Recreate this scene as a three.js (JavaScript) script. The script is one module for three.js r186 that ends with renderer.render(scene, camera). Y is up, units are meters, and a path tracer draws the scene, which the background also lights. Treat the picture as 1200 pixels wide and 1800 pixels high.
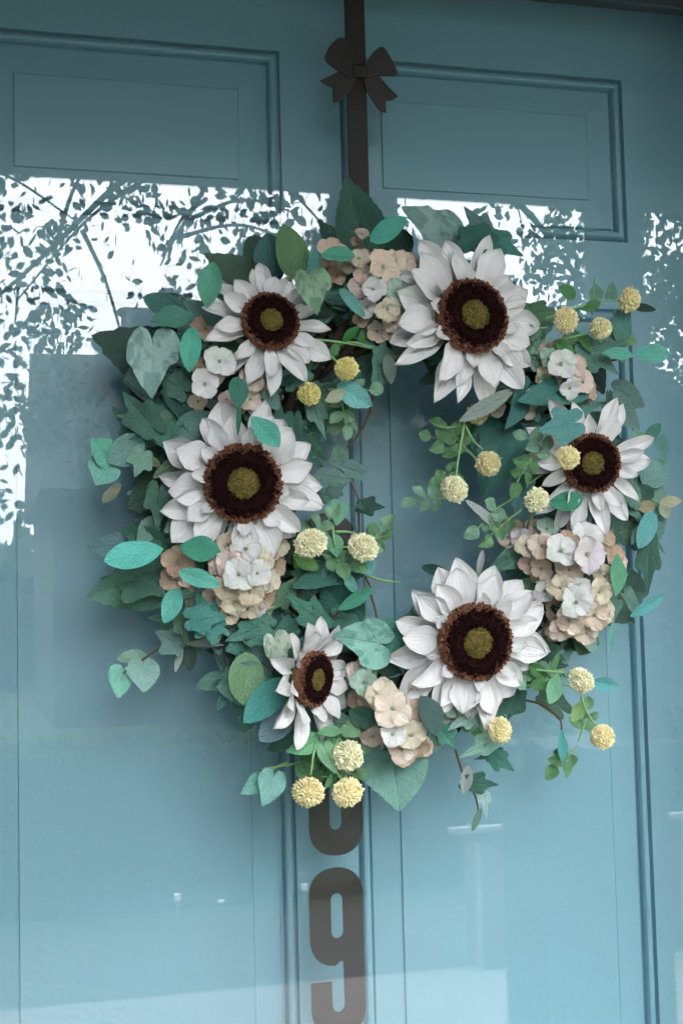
import * as THREE from 'three';
import { mergeGeometries, mergeVertices } from 'three/addons/utils/BufferGeometryUtils.js';
import { RoundedBoxGeometry } from 'three/addons/geometries/RoundedBoxGeometry.js';

// ---------- camera, sky, sun, exposure ----------
const scene = new THREE.Scene();
const camera = new THREE.PerspectiveCamera(41.11, 2 / 3, 0.05, 600);
camera.rotation.order = 'YXZ';
camera.position.set(-0.3373, 1.3427, 1.2533);
camera.rotation.set(4.287 * Math.PI / 180, -15.065 * Math.PI / 180, -1.412 * Math.PI / 180);
const renderer = new THREE.WebGLRenderer({ antialias: true });
renderer.toneMapping = THREE.LinearToneMapping;
renderer.toneMappingExposure = 9.9;
renderer.shadowMap.enabled = true;
{ // even, bright overcast sky
  const w = 64, h = 32, d = new Float32Array(w * h * 4);
  for (let j = 0; j < h; j++) for (let i = 0; i < w; i++) {
    const el = Math.max(0, ((j + 0.5) / h - 0.5) * 2), k = (j * w + i) * 4, b = 1.0 + 0.8 * Math.sin(el * Math.PI / 2);
    d[k] = 0.97 * b; d[k + 1] = 1.0 * b; d[k + 2] = 1.04 * b; d[k + 3] = 1;
  }
  const sky = new THREE.DataTexture(d, w, h, THREE.RGBAFormat, THREE.FloatType);
  sky.mapping = THREE.EquirectangularReflectionMapping; sky.magFilter = THREE.LinearFilter; sky.needsUpdate = true;
  scene.background = sky; scene.environment = sky;
}
const sun = new THREE.DirectionalLight(0xfff6ea, 0.5);
sun.position.set(-9, 26, -12); sun.castShadow = true; sun.shadow.radius = 26;
Object.assign(sun.shadow.camera, { left: -20, right: 20, top: 20, bottom: -20, near: 1, far: 90 });
scene.add(sun); scene.add(sun.target);

// ---------- helpers ----------
function rng(seed) { let s = seed >>> 0; return () => { s = (s + 0x6D2B79F5) >>> 0; let t = Math.imul(s ^ (s >>> 15), 1 | s); t = (t + Math.imul(t ^ (t >>> 7), 61 | t)) ^ t; return ((t ^ (t >>> 14)) >>> 0) / 4294967296; }; }
const rnd = rng(11);
const hash = (x, y, z) => { let n = Math.imul(x | 0, 374761393) ^ Math.imul(y | 0, 668265263) ^ Math.imul(z | 0, 2147483647 - 1640531); n = Math.imul(n ^ (n >>> 13), 1274126177); return ((n ^ (n >>> 16)) >>> 0) / 4294967296; };
function noise(x, y, z = 0) {
  const X = Math.floor(x), Y = Math.floor(y), Z = Math.floor(z), f = t => t * t * (3 - 2 * t), a = f(x - X), b = f(y - Y), c = f(z - Z), m = (p, q, t) => p + (q - p) * t;
  const e = k => m(m(hash(X, Y, Z + k), hash(X + 1, Y, Z + k), a), m(hash(X, Y + 1, Z + k), hash(X + 1, Y + 1, Z + k), a), b);
  return m(e(0), e(1), c);
}
const at = (x, y, z) => new THREE.Vector3(x, y, z);
const clampAll = c => { c.r = Math.min(c.r, 0.88); c.g = Math.min(c.g, 0.88); c.b = Math.min(c.b, 0.88); return c; };
const alb = (hex, k = 1.2) => clampAll(new THREE.Color(hex).multiplyScalar(k));
const used = new Map();
function numbered(name) { const n = used.get(name) || 0; used.set(name, n + 1); return n ? name + '_' + String(n).padStart(3, '0') : name; }
function part(name, geo, mat, parent) {
  const m = new THREE.Mesh(geo, mat); m.name = numbered(name); m.castShadow = m.receiveShadow = true; parent.add(m); return m;
}
function grp(name, parent, pos) { const g = new THREE.Group(); g.name = numbered(name); if (pos) g.position.copy(pos); parent.add(g); return g; }
function thing(name, label, category, pos, group) { const g = grp(name, scene, pos); g.userData = { label, category }; if (group) g.userData.group = group; return g; }
function struct(name, geo, mat) { const m = part(name, geo, mat, scene); m.userData.kind = 'structure'; return m; }
const box = (x0, x1, y0, y1, z0, z1) => new THREE.BoxGeometry(x1 - x0, y1 - y0, z1 - z0).translate((x0 + x1) / 2, (y0 + y1) / 2, (z0 + z1) / 2);
const rbox = (x0, x1, y0, y1, z0, z1, r = 0.004) => new RoundedBoxGeometry(x1 - x0, y1 - y0, z1 - z0, 2, r).translate((x0 + x1) / 2, (y0 + y1) / 2, (z0 + z1) / 2);
function tex(n, fn, srgb) {
  const d = new Uint8Array(n * n * 4);
  for (let j = 0; j < n; j++) for (let i = 0; i < n; i++) {
    const v = fn((i + 0.5) / n, (j + 0.5) / n), k = (j * n + i) * 4;
    for (let q = 0; q < 3; q++) d[k + q] = Math.max(0, Math.min(255, 255 * (Array.isArray(v) ? v[q] : v)));
    d[k + 3] = 255;
  }
  const t = new THREE.DataTexture(d, n, n); t.wrapS = t.wrapT = THREE.RepeatWrapping; t.magFilter = THREE.LinearFilter; t.minFilter = THREE.LinearMipmapLinearFilter; t.generateMipmaps = true;
  if (srgb) t.colorSpace = THREE.SRGBColorSpace;
  t.needsUpdate = true; return t;
}
const std = (color, roughness = 0.8, extra = {}) => new THREE.MeshStandardMaterial({ color, roughness, side: THREE.DoubleSide, ...extra });
const rgb = (r, g, b) => (r << 16) | (g << 8) | b;
const lin = (r, g, b) => new THREE.Color().setRGB(r, g, b);
function repeat(t, u, v) { const c = t.clone(); c.repeat.set(u, v); c.needsUpdate = true; return c; }
const tnoise = (u, v, f, z) => { // tiling noise
  const a = noise(u * f, v * f, z), b = noise((u - 1) * f, v * f, z), c = noise(u * f, (v - 1) * f, z), d = noise((u - 1) * f, (v - 1) * f, z);
  return (a * (1 - u) + b * u) * (1 - v) + (c * (1 - u) + d * u) * v;
};
const grain = tex(256, (u, v) => 0.5 + 0.5 * (tnoise(u, v, 90, 1) - 0.5) + 0.5 * (tnoise(u, v, 24, 2) - 0.5));
const mottle = tex(256, (u, v) => 0.86 + 0.16 * (tnoise(u, v, 6, 3) - 0.5) + 0.12 * (tnoise(u, v, 40, 4) - 0.5));

// ---------- setting in front of the house (seen as reflections in the glass) ----------
const lawnMat = std(lin(0.026, 0.042, 0.018), 1, { map: repeat(mottle, 80, 80) });
const concrete = std(lin(0.2, 0.19, 0.185), 0.9, { map: repeat(mottle, 4, 4) });
struct('lawn', new THREE.PlaneGeometry(400, 400).rotateX(-Math.PI / 2).translate(0, -0.4, 100), lawnMat);
struct('driveway', box(-9, 14, -0.44, -0.392, 3.9, 5.2), concrete);
struct('lane', box(-40, 60, -0.44, -0.396, 5.2, 6.75), std(lin(0.05, 0.05, 0.053), 0.9, { map: repeat(mottle, 30, 1) }));
struct('porch_floor', box(-0.875, 4.4, -0.42, 0, 0.1, 1.1), std(lin(0.07, 0.07, 0.07), 0.9, { map: repeat(mottle, 3, 1) }));
{
  const porch = thing('porch_roof', 'low porch roof mirrored in the glass above the sky', 'porch roof', at(0, 0, 0));
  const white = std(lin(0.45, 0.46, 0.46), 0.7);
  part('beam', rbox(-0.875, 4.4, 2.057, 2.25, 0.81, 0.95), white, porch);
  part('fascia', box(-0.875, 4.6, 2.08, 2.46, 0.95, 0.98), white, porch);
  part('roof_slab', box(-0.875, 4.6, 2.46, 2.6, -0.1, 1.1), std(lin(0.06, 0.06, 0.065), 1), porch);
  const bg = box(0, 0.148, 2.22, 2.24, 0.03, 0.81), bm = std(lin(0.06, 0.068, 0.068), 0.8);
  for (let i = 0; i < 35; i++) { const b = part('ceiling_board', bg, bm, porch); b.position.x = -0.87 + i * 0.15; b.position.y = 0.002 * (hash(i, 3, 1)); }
}
{
  const post = thing('porch_post', 'square porch post on a wide pier mirrored dark at the right', 'post', at(0, 0, 0));
  const m = std(lin(0.2, 0.2, 0.2), 0.8);
  part('shaft', rbox(0.711, 0.789, 1.12, 2.057, 0.862, 0.94), m, post);
  part('pier', rbox(0.535, 0.76, 0, 1.085, 0.8, 0.98), std(lin(0.14, 0.13, 0.125), 0.9, { map: repeat(mottle, 1, 2) }), post);
  part('cap', rbox(0.525, 0.8, 1.085, 1.12, 0.79, 0.99), m, post);
}
{
  const wall = thing('house_wall', 'pale painted wall around the front door', 'wall', at(0, 0, 0));
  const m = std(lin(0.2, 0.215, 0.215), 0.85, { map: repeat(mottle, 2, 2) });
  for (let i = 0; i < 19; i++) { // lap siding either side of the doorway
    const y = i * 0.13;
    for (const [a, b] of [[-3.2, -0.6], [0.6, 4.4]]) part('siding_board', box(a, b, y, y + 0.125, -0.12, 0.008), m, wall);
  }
  part('lintel', box(-0.6, 0.6, 2.16, 2.45, -0.12, 0.01), m, wall);
  part('jamb', box(-0.6, -0.475, 0, 2.16, -0.16, 0.02), m, wall);
  part('jamb', box(0.475, 0.6, 0, 2.16, -0.16, 0.02), m, wall);
  part('head_jamb', box(-0.475, 0.475, 2.09, 2.16, -0.16, 0.02), m, wall);
  part('upper_wall', box(-3.2, 4.4, 2.62, 5.2, -0.3, -0.1), m, wall);
}
{ // wing of the house left of the porch, which keeps the light from that side
  const w = thing('house_wing', 'wing of the house left of the porch', 'wall', at(0, 0, 0));
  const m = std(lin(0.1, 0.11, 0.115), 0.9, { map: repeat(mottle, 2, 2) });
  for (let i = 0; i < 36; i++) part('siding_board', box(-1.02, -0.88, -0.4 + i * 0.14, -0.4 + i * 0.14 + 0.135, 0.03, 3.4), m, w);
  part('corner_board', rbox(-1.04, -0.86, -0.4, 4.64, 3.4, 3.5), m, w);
}
{ // low pinkish garden wall with a pale coping, right of the pier
  const w = thing('garden_wall', 'low pinkish garden wall with white coping mirrored at lower right', 'garden wall', at(0, 0, 0));
  part('wall_face', box(2.02, 6.5, -0.4, 0.27, 5.1, 5.3), std(lin(0.1, 0.075, 0.072), 0.9, { map: repeat(mottle, 5, 1) }), w);
  part('coping', rbox(1.87, 6.6, 0.27, 0.30, 5.06, 5.12), std(lin(0.24, 0.24, 0.24), 0.6), w);
  part('corner_strip', rbox(2.0, 2.018, -0.4, 0.22, 5.07, 5.1), std(lin(0.24, 0.24, 0.24), 0.6), w);
}
[['left', 0.76, 'farthest left'], ['', 1.01, 'middle, lowest'], ['', 1.50, 'nearest the door mullion']].forEach(([, x, where], i) => {
  const l = thing('path_light', 'tiny white path light mirrored low in the glass, ' + where, 'path light', at(x, -0.4, 6.6), 'path lights along the lane');
  part('stake', new THREE.CylinderGeometry(0.006, 0.006, i === 1 ? 0.12 : 0.15, 6).translate(0, 0.07, 0), std(lin(0.2, 0.2, 0.2)), l);
  part('light_head', rbox(-0.018, 0.018, i === 1 ? 0.12 : 0.15, i === 1 ? 0.135 : 0.19, -0.018, 0.018), std(lin(0.6, 0.6, 0.6), 0.4), l);
});
// leaves scattered through a volume as one instanced mass
function leafMass(name, parent, count, pick, size, color, seed) {
  const r = rng(seed), s = new THREE.Shape();
  s.moveTo(0, 0); s.quadraticCurveTo(0.62, 0.4, 0, 1); s.quadraticCurveTo(-0.62, 0.4, 0, 0);
  const m = new THREE.InstancedMesh(new THREE.ShapeGeometry(s, 3), std(color, 1), count);
  const o = new THREE.Object3D(), c = new THREE.Color();
  for (let i = 0; i < count; i++) {
    const p = pick(r); o.position.set(p[0], p[1], p[2]);
    o.rotation.set(r() * 6.3, r() * 6.3, r() * 6.3); o.scale.setScalar(size * (0.7 + 0.6 * r())); o.updateMatrix(); m.setMatrixAt(i, o.matrix);
    c.setScalar(0.75 + 0.5 * r()); m.setColorAt(i, c);
  }
  m.name = numbered(name); m.userData.kind = 'stuff'; parent.add(m); return m;
}
const bark = std(lin(0.06, 0.05, 0.042), 1, { bumpMap: repeat(grain, 4, 12), bumpScale: 0.02 });
const limb = (pts, r0, r1) => {
  const c = new THREE.CatmullRomCurve3(pts), n = 24, g = new THREE.TubeGeometry(c, n, 1, 8), p = g.attributes.position, q = new THREE.Vector3();
  for (let i = 0; i < p.count; i++) { const k = Math.floor(i / 9) / n, ctr = c.getPoint(k); q.fromBufferAttribute(p, i).sub(ctr).multiplyScalar(r0 + (r1 - r0) * k).add(ctr); p.setXYZ(i, q.x, q.y, q.z); }
  g.computeVertexNormals(); return g;
};
{
  const t = thing('broadleaf_tree', 'broad leafy tree whose branches are mirrored against white sky', 'tree', at(3.0, -0.4, 10));
  const V = (x, y, z) => at(x - 3.0, y + 0.4, z - 10);
  part('trunk', limb([V(3.1, -0.5, 10), V(3.08, 1.5, 10), V(2.98, 3.5, 10), V(3.0, 6, 10.1), V(3.1, 9, 10.3)], 0.42, 0.24), bark, t);
  const tips = [[-3.4, 4.9, 8.2], [-1.5, 4.4, 9.2], [-0.2, 3.5, 8.0], [1.0, 4.0, 8.6], [6.0, 4.6, 8.6], [5.2, 3.4, 9.4], [1.4, 6, 7.2], [7.5, 5.5, 9]];
  for (const [x, y, z] of tips) {
    const a = V(3.0, 4.2 + y * 0.25, 10), b = V(x, y, z);
    const mid = a.clone().lerp(b, 0.5).add(at(0, 0.8, 0));
    part('branch', limb([a, mid, b], 0.055, 0.012), bark, t);
    for (let k = 0; k < 7; k++) { const s = mid.clone().lerp(b, 0.1 + 0.13 * k), e = s.clone().add(at((rnd() - 0.5) * 2.2, (rnd() - 0.6) * 1.8, (rnd() - 0.5) * 1.2)); part('twig', limb([s, s.clone().lerp(e, 0.5).add(at(0, 0.12, 0)), e], 0.018, 0.006), bark, t); }
  }
  const clumps = [], cr = rng(41);
  while (clumps.length < 1500) {
    const x = cr() < 0.33 ? 4.45 + 1.9 * cr() : -5 + 14 * cr(), y = 2.1 + 6.5 * Math.pow(cr(), 1.2), z = 7.6 + 2 * cr();
    const low = 1.95 + Math.max(0, Math.min(1, (x + 0.1) / 1.2)) * 0.6, n = noise(x * 0.75, y * 0.8, z * 0.3);
    const open = x < 0.35 ? (y < 2.9 ? 0.02 : y < 4.2 ? 0.17 : -0.04) : x < 2.2 ? -0.04 : x < 2.75 ? -0.25 : x < 3.7 ? 0.4 : x < 4.4 ? 0.03 : -0.5;
    if (x > 4.7 && x < 5.5 && y > 3.15 && y < 3.65) continue;
    if (y > low && n > 0.42 + open) clumps.push([x, y, z, 0.1 + 0.22 * cr()]);
  }
  leafMass('crown', t, 50000, (r, i) => {
    const c = clumps[Math.floor(r() * clumps.length)], g = () => (r() + r() + r() - 1.5) * 1.25;
    return [c[0] + g() * c[3] - 3.0, c[1] + g() * c[3] * 0.75 + 0.4, c[2] + g() * c[3] - 10];
  }, 0.086, lin(0.024, 0.04, 0.016), 5);
}
{ // clipped hedge across the lane
  const h = thing('hedge', 'dark clipped hedge beyond the lane, mirrored in the lower glass', 'hedge', at(0, -0.4, 7.4));
  const g = new THREE.BoxGeometry(46, 0.95, 0.7, 160, 6, 4).translate(0, 0.475, 0), p = g.attributes.position;
  for (let i = 0; i < p.count; i++) { const x = p.getX(i), y = p.getY(i), z = p.getZ(i); p.setXYZ(i, x, y + 0.12 * (noise(x * 3, 1, z * 4) - 0.5) * (y > 0.5 ? 1 : 0), z + 0.14 * (noise(x * 3, y * 4, 8) - 0.5)); }
  g.computeVertexNormals();
  part('foliage', g, std(lin(0.02, 0.034, 0.018), 1, { map: repeat(mottle, 60, 2) }), h);
  leafMass('leaves', h, 14000, r => { const f = r(); return f < 0.55 ? [-6 + 16 * r(), 0.02 + r() * 0.95, -0.36 - 0.05 * r()] : [-6 + 16 * r(), 0.93 + r() * 0.08, (r() - 0.5) * 0.7]; }, 0.06, lin(0.026, 0.045, 0.02), 6);
}
{ // the house across the lane
  const h = thing('neighbour_house', 'dark house across the lane whose stepped roofline is mirrored at left', 'house', at(0, -0.4, 21));
  const roof = std(lin(0.022, 0.024, 0.026), 1, { map: repeat(mottle, 8, 8) }), wallM = std(lin(0.03, 0.035, 0.04), 0.9), trim = std(lin(0.06, 0.06, 0.06), 0.6), glassM = std(lin(0.03, 0.035, 0.04), 0.08);
  const gable = (x0, x1, y0, y1, z0, z1) => { const s = new THREE.Shape(); s.moveTo(z0, y0); s.lineTo((z0 + z1) / 2, y1); s.lineTo(z1, y0); s.lineTo(z0, y0); return new THREE.ExtrudeGeometry(s, { depth: x1 - x0, bevelEnabled: false }).rotateY(-Math.PI / 2).translate(x1, 0, 0); };
  part('wall', box(2.7, 12.8, 0, 4.6, 0, 9), wallM, h);
  part('wall', box(0.9, 2.7, 0, 3.9, 0.6, 8), wallM, h);
  part('roof', gable(2.5, 13, 4.6, 7.9, -0.5, 9.5), roof, h);
  part('roof', gable(0.7, 2.7, 3.9, 6.9, 0.3, 8.4), roof, h);
  for (const x of [3.4, 7.2, 9.2]) {
    const w = part('window', box(x, x + 1.1, 1.2, 2.7, -0.06, 0), trim, h);
    part('pane', box(x + 0.08, x + 1.02, 1.28, 2.62, -0.075, -0.06), glassM, w);
  }
  const d = part('door', box(5.6, 6.5, 0, 2.1, -0.06, 0), trim, h); part('knob', new THREE.SphereGeometry(0.04, 8, 6).translate(6.4, 1, -0.1), glassM, d);
}
{ // far trees that close the horizon
  const far = leafMass('tree_line', scene, 42000, r => {
    const a = (r() - 0.5) * 3.0, d = 34 + 22 * r(), gap = Math.min(1, Math.max(0, Math.abs(a) - 0.7) * 6), top = 2.2 + 2.4 * noise(a * 9, 2, 0) + 1.2 * noise(a * 30, 5, 0) + gap * (5 + 4 * noise(a * 7, 9, 0));
    return [Math.sin(a) * d, -0.4 + r() * top, Math.cos(a) * d];
  }, 0.9, lin(0.035, 0.055, 0.03), 9);
  far.userData = { kind: 'stuff', label: 'far line of dark trees mirrored low behind the lane', category: 'trees' };
}

// ---------- the front door ----------
const paint = std(lin(0.218, 0.402, 0.484), 0.45, { bumpMap: repeat(grain, 3, 3), bumpScale: 0.0005 });
{
  const door = thing('front_door', 'blue grey six panel front door behind the storm door glass', 'door', at(0, 0, -0.07));
  const sh = new THREE.Shape(); sh.moveTo(-0.462, 0.02); sh.lineTo(0.462, 0.02); sh.lineTo(0.462, 2.06); sh.lineTo(-0.462, 2.06); sh.closePath();
  const cols = [[-0.3436, -0.035], [0.0275, 0.3476]], rows = [[1.7369, 1.9182], [0.84, 1.6632], [0.24, 0.72]];
  // nested rectangles: groove, bead, groove, sloping field edge, raised field
  const prof = [[0, 0], [0.0008, -0.007], [0.0026, -0.0075], [0.0036, -0.002], [0.0056, 0.0016], [0.008, 0.0024], [0.0104, 0.0014], [0.0118, -0.002], [0.0126, -0.0085], [0.0148, -0.009], [0.0158, -0.0052], [0.0176, -0.0048], [0.0432, -0.0012], [0.0436, -0.0018], [0.0444, -0.0018], [0.0452, 0.0006]];
  for (const [x0, x1] of cols) for (const [y0, y1] of rows) {
    const hole = new THREE.Path(); hole.moveTo(x0, y0); hole.lineTo(x0, y1); hole.lineTo(x1, y1); hole.lineTo(x1, y0); hole.closePath(); sh.holes.push(hole);
    const pos = [], q = (i, k) => { const [d, z] = prof[i], X = [x0 + d, x1 - d, x1 - d, x0 + d][k], Y = [y0 + d, y0 + d, y1 - d, y1 - d][k]; return [X, Y, z]; };
    for (let i = 0; i < prof.length - 1; i++) for (let k = 0; k < 4; k++) { const a = q(i, k), b = q(i, (k + 1) % 4), c = q(i + 1, (k + 1) % 4), d = q(i + 1, k); pos.push(...a, ...b, ...c, ...a, ...c, ...d); }
    const L = prof.length - 1, f = [0, 1, 2, 3].map(k => q(L, k)); pos.push(...f[0], ...f[1], ...f[2], ...f[0], ...f[2], ...f[3]);
    const g = new THREE.BufferGeometry(); g.setAttribute('position', new THREE.Float32BufferAttribute(pos, 3));
    g.setAttribute('uv', new THREE.Float32BufferAttribute(pos.filter((_, i) => i % 3 < 2), 2)); g.computeVertexNormals();
    part('door_panel', g, paint, door);
  }
  part('slab', new THREE.ExtrudeGeometry(sh, { depth: 0.03, bevelEnabled: false }).translate(0, 0, -0.03), paint, door);
  part('core', box(-0.46, 0.46, 0.03, 2.05, -0.045, -0.0305), paint, door);
  const brass = std(lin(0.3, 0.28, 0.24), 0.35, { metalness: 1 });
  part('door_knob', new THREE.LatheGeometry([[0.001, 0], [0.028, 0], [0.028, 0.006], [0.012, 0.01], [0.012, 0.02], [0.025, 0.03], [0.026, 0.04], [0.018, 0.05], [0.001, 0.052]].map(p => new THREE.Vector2(...p)), 24).rotateX(Math.PI / 2).translate(0.405, 0.86, 0.001), brass, door);
}
// ---------- the storm door ----------
{
  const st = thing('storm_door', 'full view storm door with a clear reflective glass pane', 'storm door', at(0, 0, 0));
  const al = std(lin(0.03, 0.035, 0.035), 0.4);
  part('frame_stile', rbox(-0.47, -0.41, 0.01, 2.08, -0.025, 0.015), al, st);
  part('frame_stile', rbox(0.43, 0.47, 0.01, 2.08, -0.025, 0.015), al, st);
  part('frame_rail', rbox(-0.41, 0.43, 1.974, 2.08, -0.025, 0.015), al, st);
  part('frame_rail', rbox(-0.41, 0.43, 0.01, 0.22, -0.025, 0.015), al, st);
  part('glass_pane', box(-0.409, 0.429, 0.221, 1.973, -0.004, 0), new THREE.MeshPhysicalMaterial({ color: lin(0.97, 0.985, 0.98), roughness: 0, transmission: 1, thickness: 0, ior: 1.5 }), st);
}
// ---------- house numbers on the inner face of the glass ----------
{
  const k = 1 / 1850, nine = new THREE.Shape(), X = x => (x - 48) * k, Y = y => (142 - y) * k;
  const C = (s, a, b, c, d, e, f) => s.bezierCurveTo(X(a), Y(b), X(c), Y(d), X(e), Y(f));
  nine.moveTo(X(0), Y(48)); C(nine, 0, 18, 18, 0, 48, 0); C(nine, 78, 0, 96, 18, 96, 48); nine.lineTo(X(96), Y(237)); C(nine, 96, 267, 78, 285, 48, 285); C(nine, 18, 285, 0, 267, 0, 237);
  nine.lineTo(X(0), Y(192)); nine.lineTo(X(37), Y(192)); nine.lineTo(X(37), Y(230)); C(nine, 37, 249, 59, 249, 59, 230); nine.lineTo(X(58), Y(160)); C(nine, 50, 156, 50, 166, 40, 166); C(nine, 16, 165, 0, 148, 0, 118); nine.closePath();
  const slot = new THREE.Path(); slot.moveTo(X(38), Y(56)); C(slot, 38, 40, 59, 40, 59, 56); slot.lineTo(X(59), Y(108)); C(slot, 59, 124, 38, 124, 38, 108); slot.closePath(); nine.holes.push(slot);
  const g = new THREE.ExtrudeGeometry(nine, { depth: 0.001, bevelEnabled: false, curveSegments: 16 }).translate(0, 0, -0.0005);
  const vinyl = std(lin(0.022, 0.017, 0.014), 0.5);
  const dig = (px, label, turned) => { const t = thing('house_number_digit', label, 'house number', px, 'house number digits down the glass'); part('numeral', g, vinyl, t); if (turned) t.rotation.z = Math.PI; t.rotation.z += 0; return t; };
  dig(at(-0.0129, 1.0299, -0.0052), 'dark brown numeral 9, lowest of the house number');
  dig(at(-0.0115, 1.1944, -0.0052), 'dark brown numeral half covered by cream button blooms', true);
  dig(at(-0.0118, 1.3629, -0.0052), 'dark brown numeral almost wholly hidden behind the wreath');
}
// ---------- hanger ----------
const hangerMat = std(lin(0.021, 0.017, 0.017), 0.55, { bumpMap: repeat(grain, 6, 6), bumpScale: 0.0003 });
{
  const h = thing('wreath_hanger', 'flat dark brown metal hanger strap with a cut out bow', 'wreath hanger', at(0.0247, 1.7559, 0.0040));
  const top = 2.1 - (h.position.y);
  const strap = rbox(-0.0101, 0.0101, -0.13, top, -0.0018, 0.0012, 0.001);
  part('strap', strap, hangerMat, h);
  part('hook', rbox(-0.0101, 0.0101, -0.13, -0.118, 0.0012, 0.03, 0.001), hangerMat, h);
  const bow = at(0.0272, 1.8694, 0.0080).sub(h.position), k = 1 / 1850;
  const flat = (pts, z, tilt) => {
    const v = pts.map(([x, y]) => new THREE.Vector2((x - 632) * k, (128 - y) * k)), s = new THREE.Shape(); s.moveTo(v[0].x, v[0].y);
    const c = new THREE.SplineCurve(v); s.setFromPoints(pts.smooth ? new THREE.SplineCurve([...v, v[0]]).getPoints(50) : v);
    return new THREE.ExtrudeGeometry(s, { depth: 0.0016, bevelEnabled: true, bevelSize: 0.0005, bevelThickness: 0.0005, bevelSegments: 2 }).rotateY(tilt).translate(bow.x, bow.y, bow.z + z);
  };
  const sm = a => { a.smooth = true; return a; };
  part('bow_loop', flat(sm([[630, 122], [612, 82], [597, 69], [578, 84], [566, 108], [572, 118], [592, 130], [615, 140]]), 0, 0.1), hangerMat, h);
  part('bow_loop', flat(sm([[638, 126], [652, 98], [673, 80], [688, 98], [700, 128], [682, 132], [666, 132], [646, 138]]), 0, -0.1), hangerMat, h);
  part('bow_tail', flat([[626, 128], [600, 124], [590, 132], [572, 143], [558, 150], [570, 157], [581, 160], [581, 187], [592, 184], [607, 169], [614, 164], [622, 148]], -0.001, 0.05), hangerMat, h);
  part('bow_tail', flat([[636, 130], [668, 134], [684, 152], [701, 168], [690, 175], [678, 176], [678, 198], [666, 194], [653, 174], [644, 158]], -0.001, -0.05), hangerMat, h);
  part('bow_knot', rbox(bow.x - 0.008, bow.x + 0.008, bow.y - 0.006, bow.y + 0.007, bow.z - 0.001, bow.z + 0.0045, 0.002), hangerMat, h);
}

// ---------- the wreath ----------
const wreath = thing('wreath', 'round wreath of white sunflowers, hydrangeas and green leaves on the glass', 'wreath', at(0.0746, 1.4563, 0));
// unit leaves: base at the origin, tip at y = 1, width 1
const R = Math.PI / 180;
const outlines = {
  heart: [[0, 1], [10, 0.86], [25, 0.72], [45, 0.62], [70, 0.56], [100, 0.5], [130, 0.43], [155, 0.32], [172, 0.16], [180, 0.06]],
  ivy: [[0, 1], [12, 0.78], [28, 0.6], [38, 0.58], [52, 0.74], [62, 0.78], [78, 0.58], [95, 0.5], [115, 0.56], [135, 0.46], [158, 0.3], [172, 0.16], [180, 0.06]],
  ivyv: [[0, 1], [12, 0.82], [30, 0.68], [45, 0.62], [60, 0.68], [80, 0.62], [110, 0.52], [140, 0.45], [160, 0.32], [172, 0.16], [180, 0.06]],
  oval: null,
};
function leafGeo(type, seed) {
  const r = rng(seed), ph = r() * 6, ph2 = r() * 6, fold = (type === 'oval' ? 0.26 : 0.1) + 0.2 * r(), curl = -0.15 + 0.6 * r(), wave = (type === 'oval' ? 0.035 : 0.02) + 0.05 * r(), pos = [], uv = [], idx = [];
  const z = (x, y) => fold * Math.abs(x) - curl * y * y * 0.6 - 0.16 * x * x + wave * Math.sin(7 * y + ph) * Math.sign(x) * Math.min(1, Math.abs(x) * 3) + 0.04 * (noise(x * 4 + ph * 9, y * 4, seed) - 0.5);
  const put = (x, y) => { pos.push(x, y, z(x, y)); uv.push((x + 0.6) / 1.2, (y + 0.5) / 1.6); };
  if (type === 'oval') {
    const n = 16, m = 8, p = 0.8 + 0.35 * r();
    for (let i = 0; i <= n; i++) for (let j = 0; j <= m; j++) {
      const t = i / n, v = j / m * 2 - 1, w = 0.5 * Math.pow(Math.max(0, Math.sin(Math.PI * Math.pow(t, p))), 0.72);
      put(w * v + 0.02 * Math.sin(t * 5 + ph), t);
    }
    for (let i = 0; i < n; i++) for (let j = 0; j < m; j++) { const a = i * (m + 1) + j, b = a + m + 1; idx.push(a, a + 1, b + 1, a, b + 1, b); }
  } else {
    const o = outlines[type], N = 72, K = 6, rad = d => { d = Math.abs(d); for (let i = 0; i < o.length - 1; i++) if (d <= o[i + 1][0]) { let t = (d - o[i][0]) / (o[i + 1][0] - o[i][0]); t = t * t * (3 - 2 * t) * 0.5 + t * 0.5; return o[i][1] + (o[i + 1][1] - o[i][1]) * t; } return 0.06; };
    let mx = 0; for (let i = 0; i < N; i++) { const a = i / N * 360 - 180; mx = Math.max(mx, Math.abs(rad(a) * Math.sin(a * R))); }
    put(0, 0);
    for (let k = 1; k <= K; k++) for (let i = 0; i < N; i++) {
      const a = i / N * 360 - 180; let q = rad(a) * (1 + 0.06 * Math.sin(3 * a * R + ph) + 0.05 * Math.sin(2 * a * R + ph2));
      if (type === 'heart' && k === K) q *= 1 + 0.014 * (i % 2 ? 1 : -1);
      put(q * k / K * Math.sin(a * R) * 0.5 / mx, q * k / K * Math.cos(a * R));
    }
    for (let i = 0; i < N; i++) { const j = (i + 1) % N; if (i !== N - 0) idx.push(0, 1 + j, 1 + i); for (let k = 1; k < K; k++) { const a = 1 + (k - 1) * N, b = a + N; idx.push(a + i, a + j, b + j, a + i, b + j, b + i); } }
  }
  const g = new THREE.BufferGeometry(); g.setAttribute('position', new THREE.Float32BufferAttribute(pos, 3)); g.setAttribute('uv', new THREE.Float32BufferAttribute(uv, 2)); g.setIndex(idx); g.computeVertexNormals(); return g;
}
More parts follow.
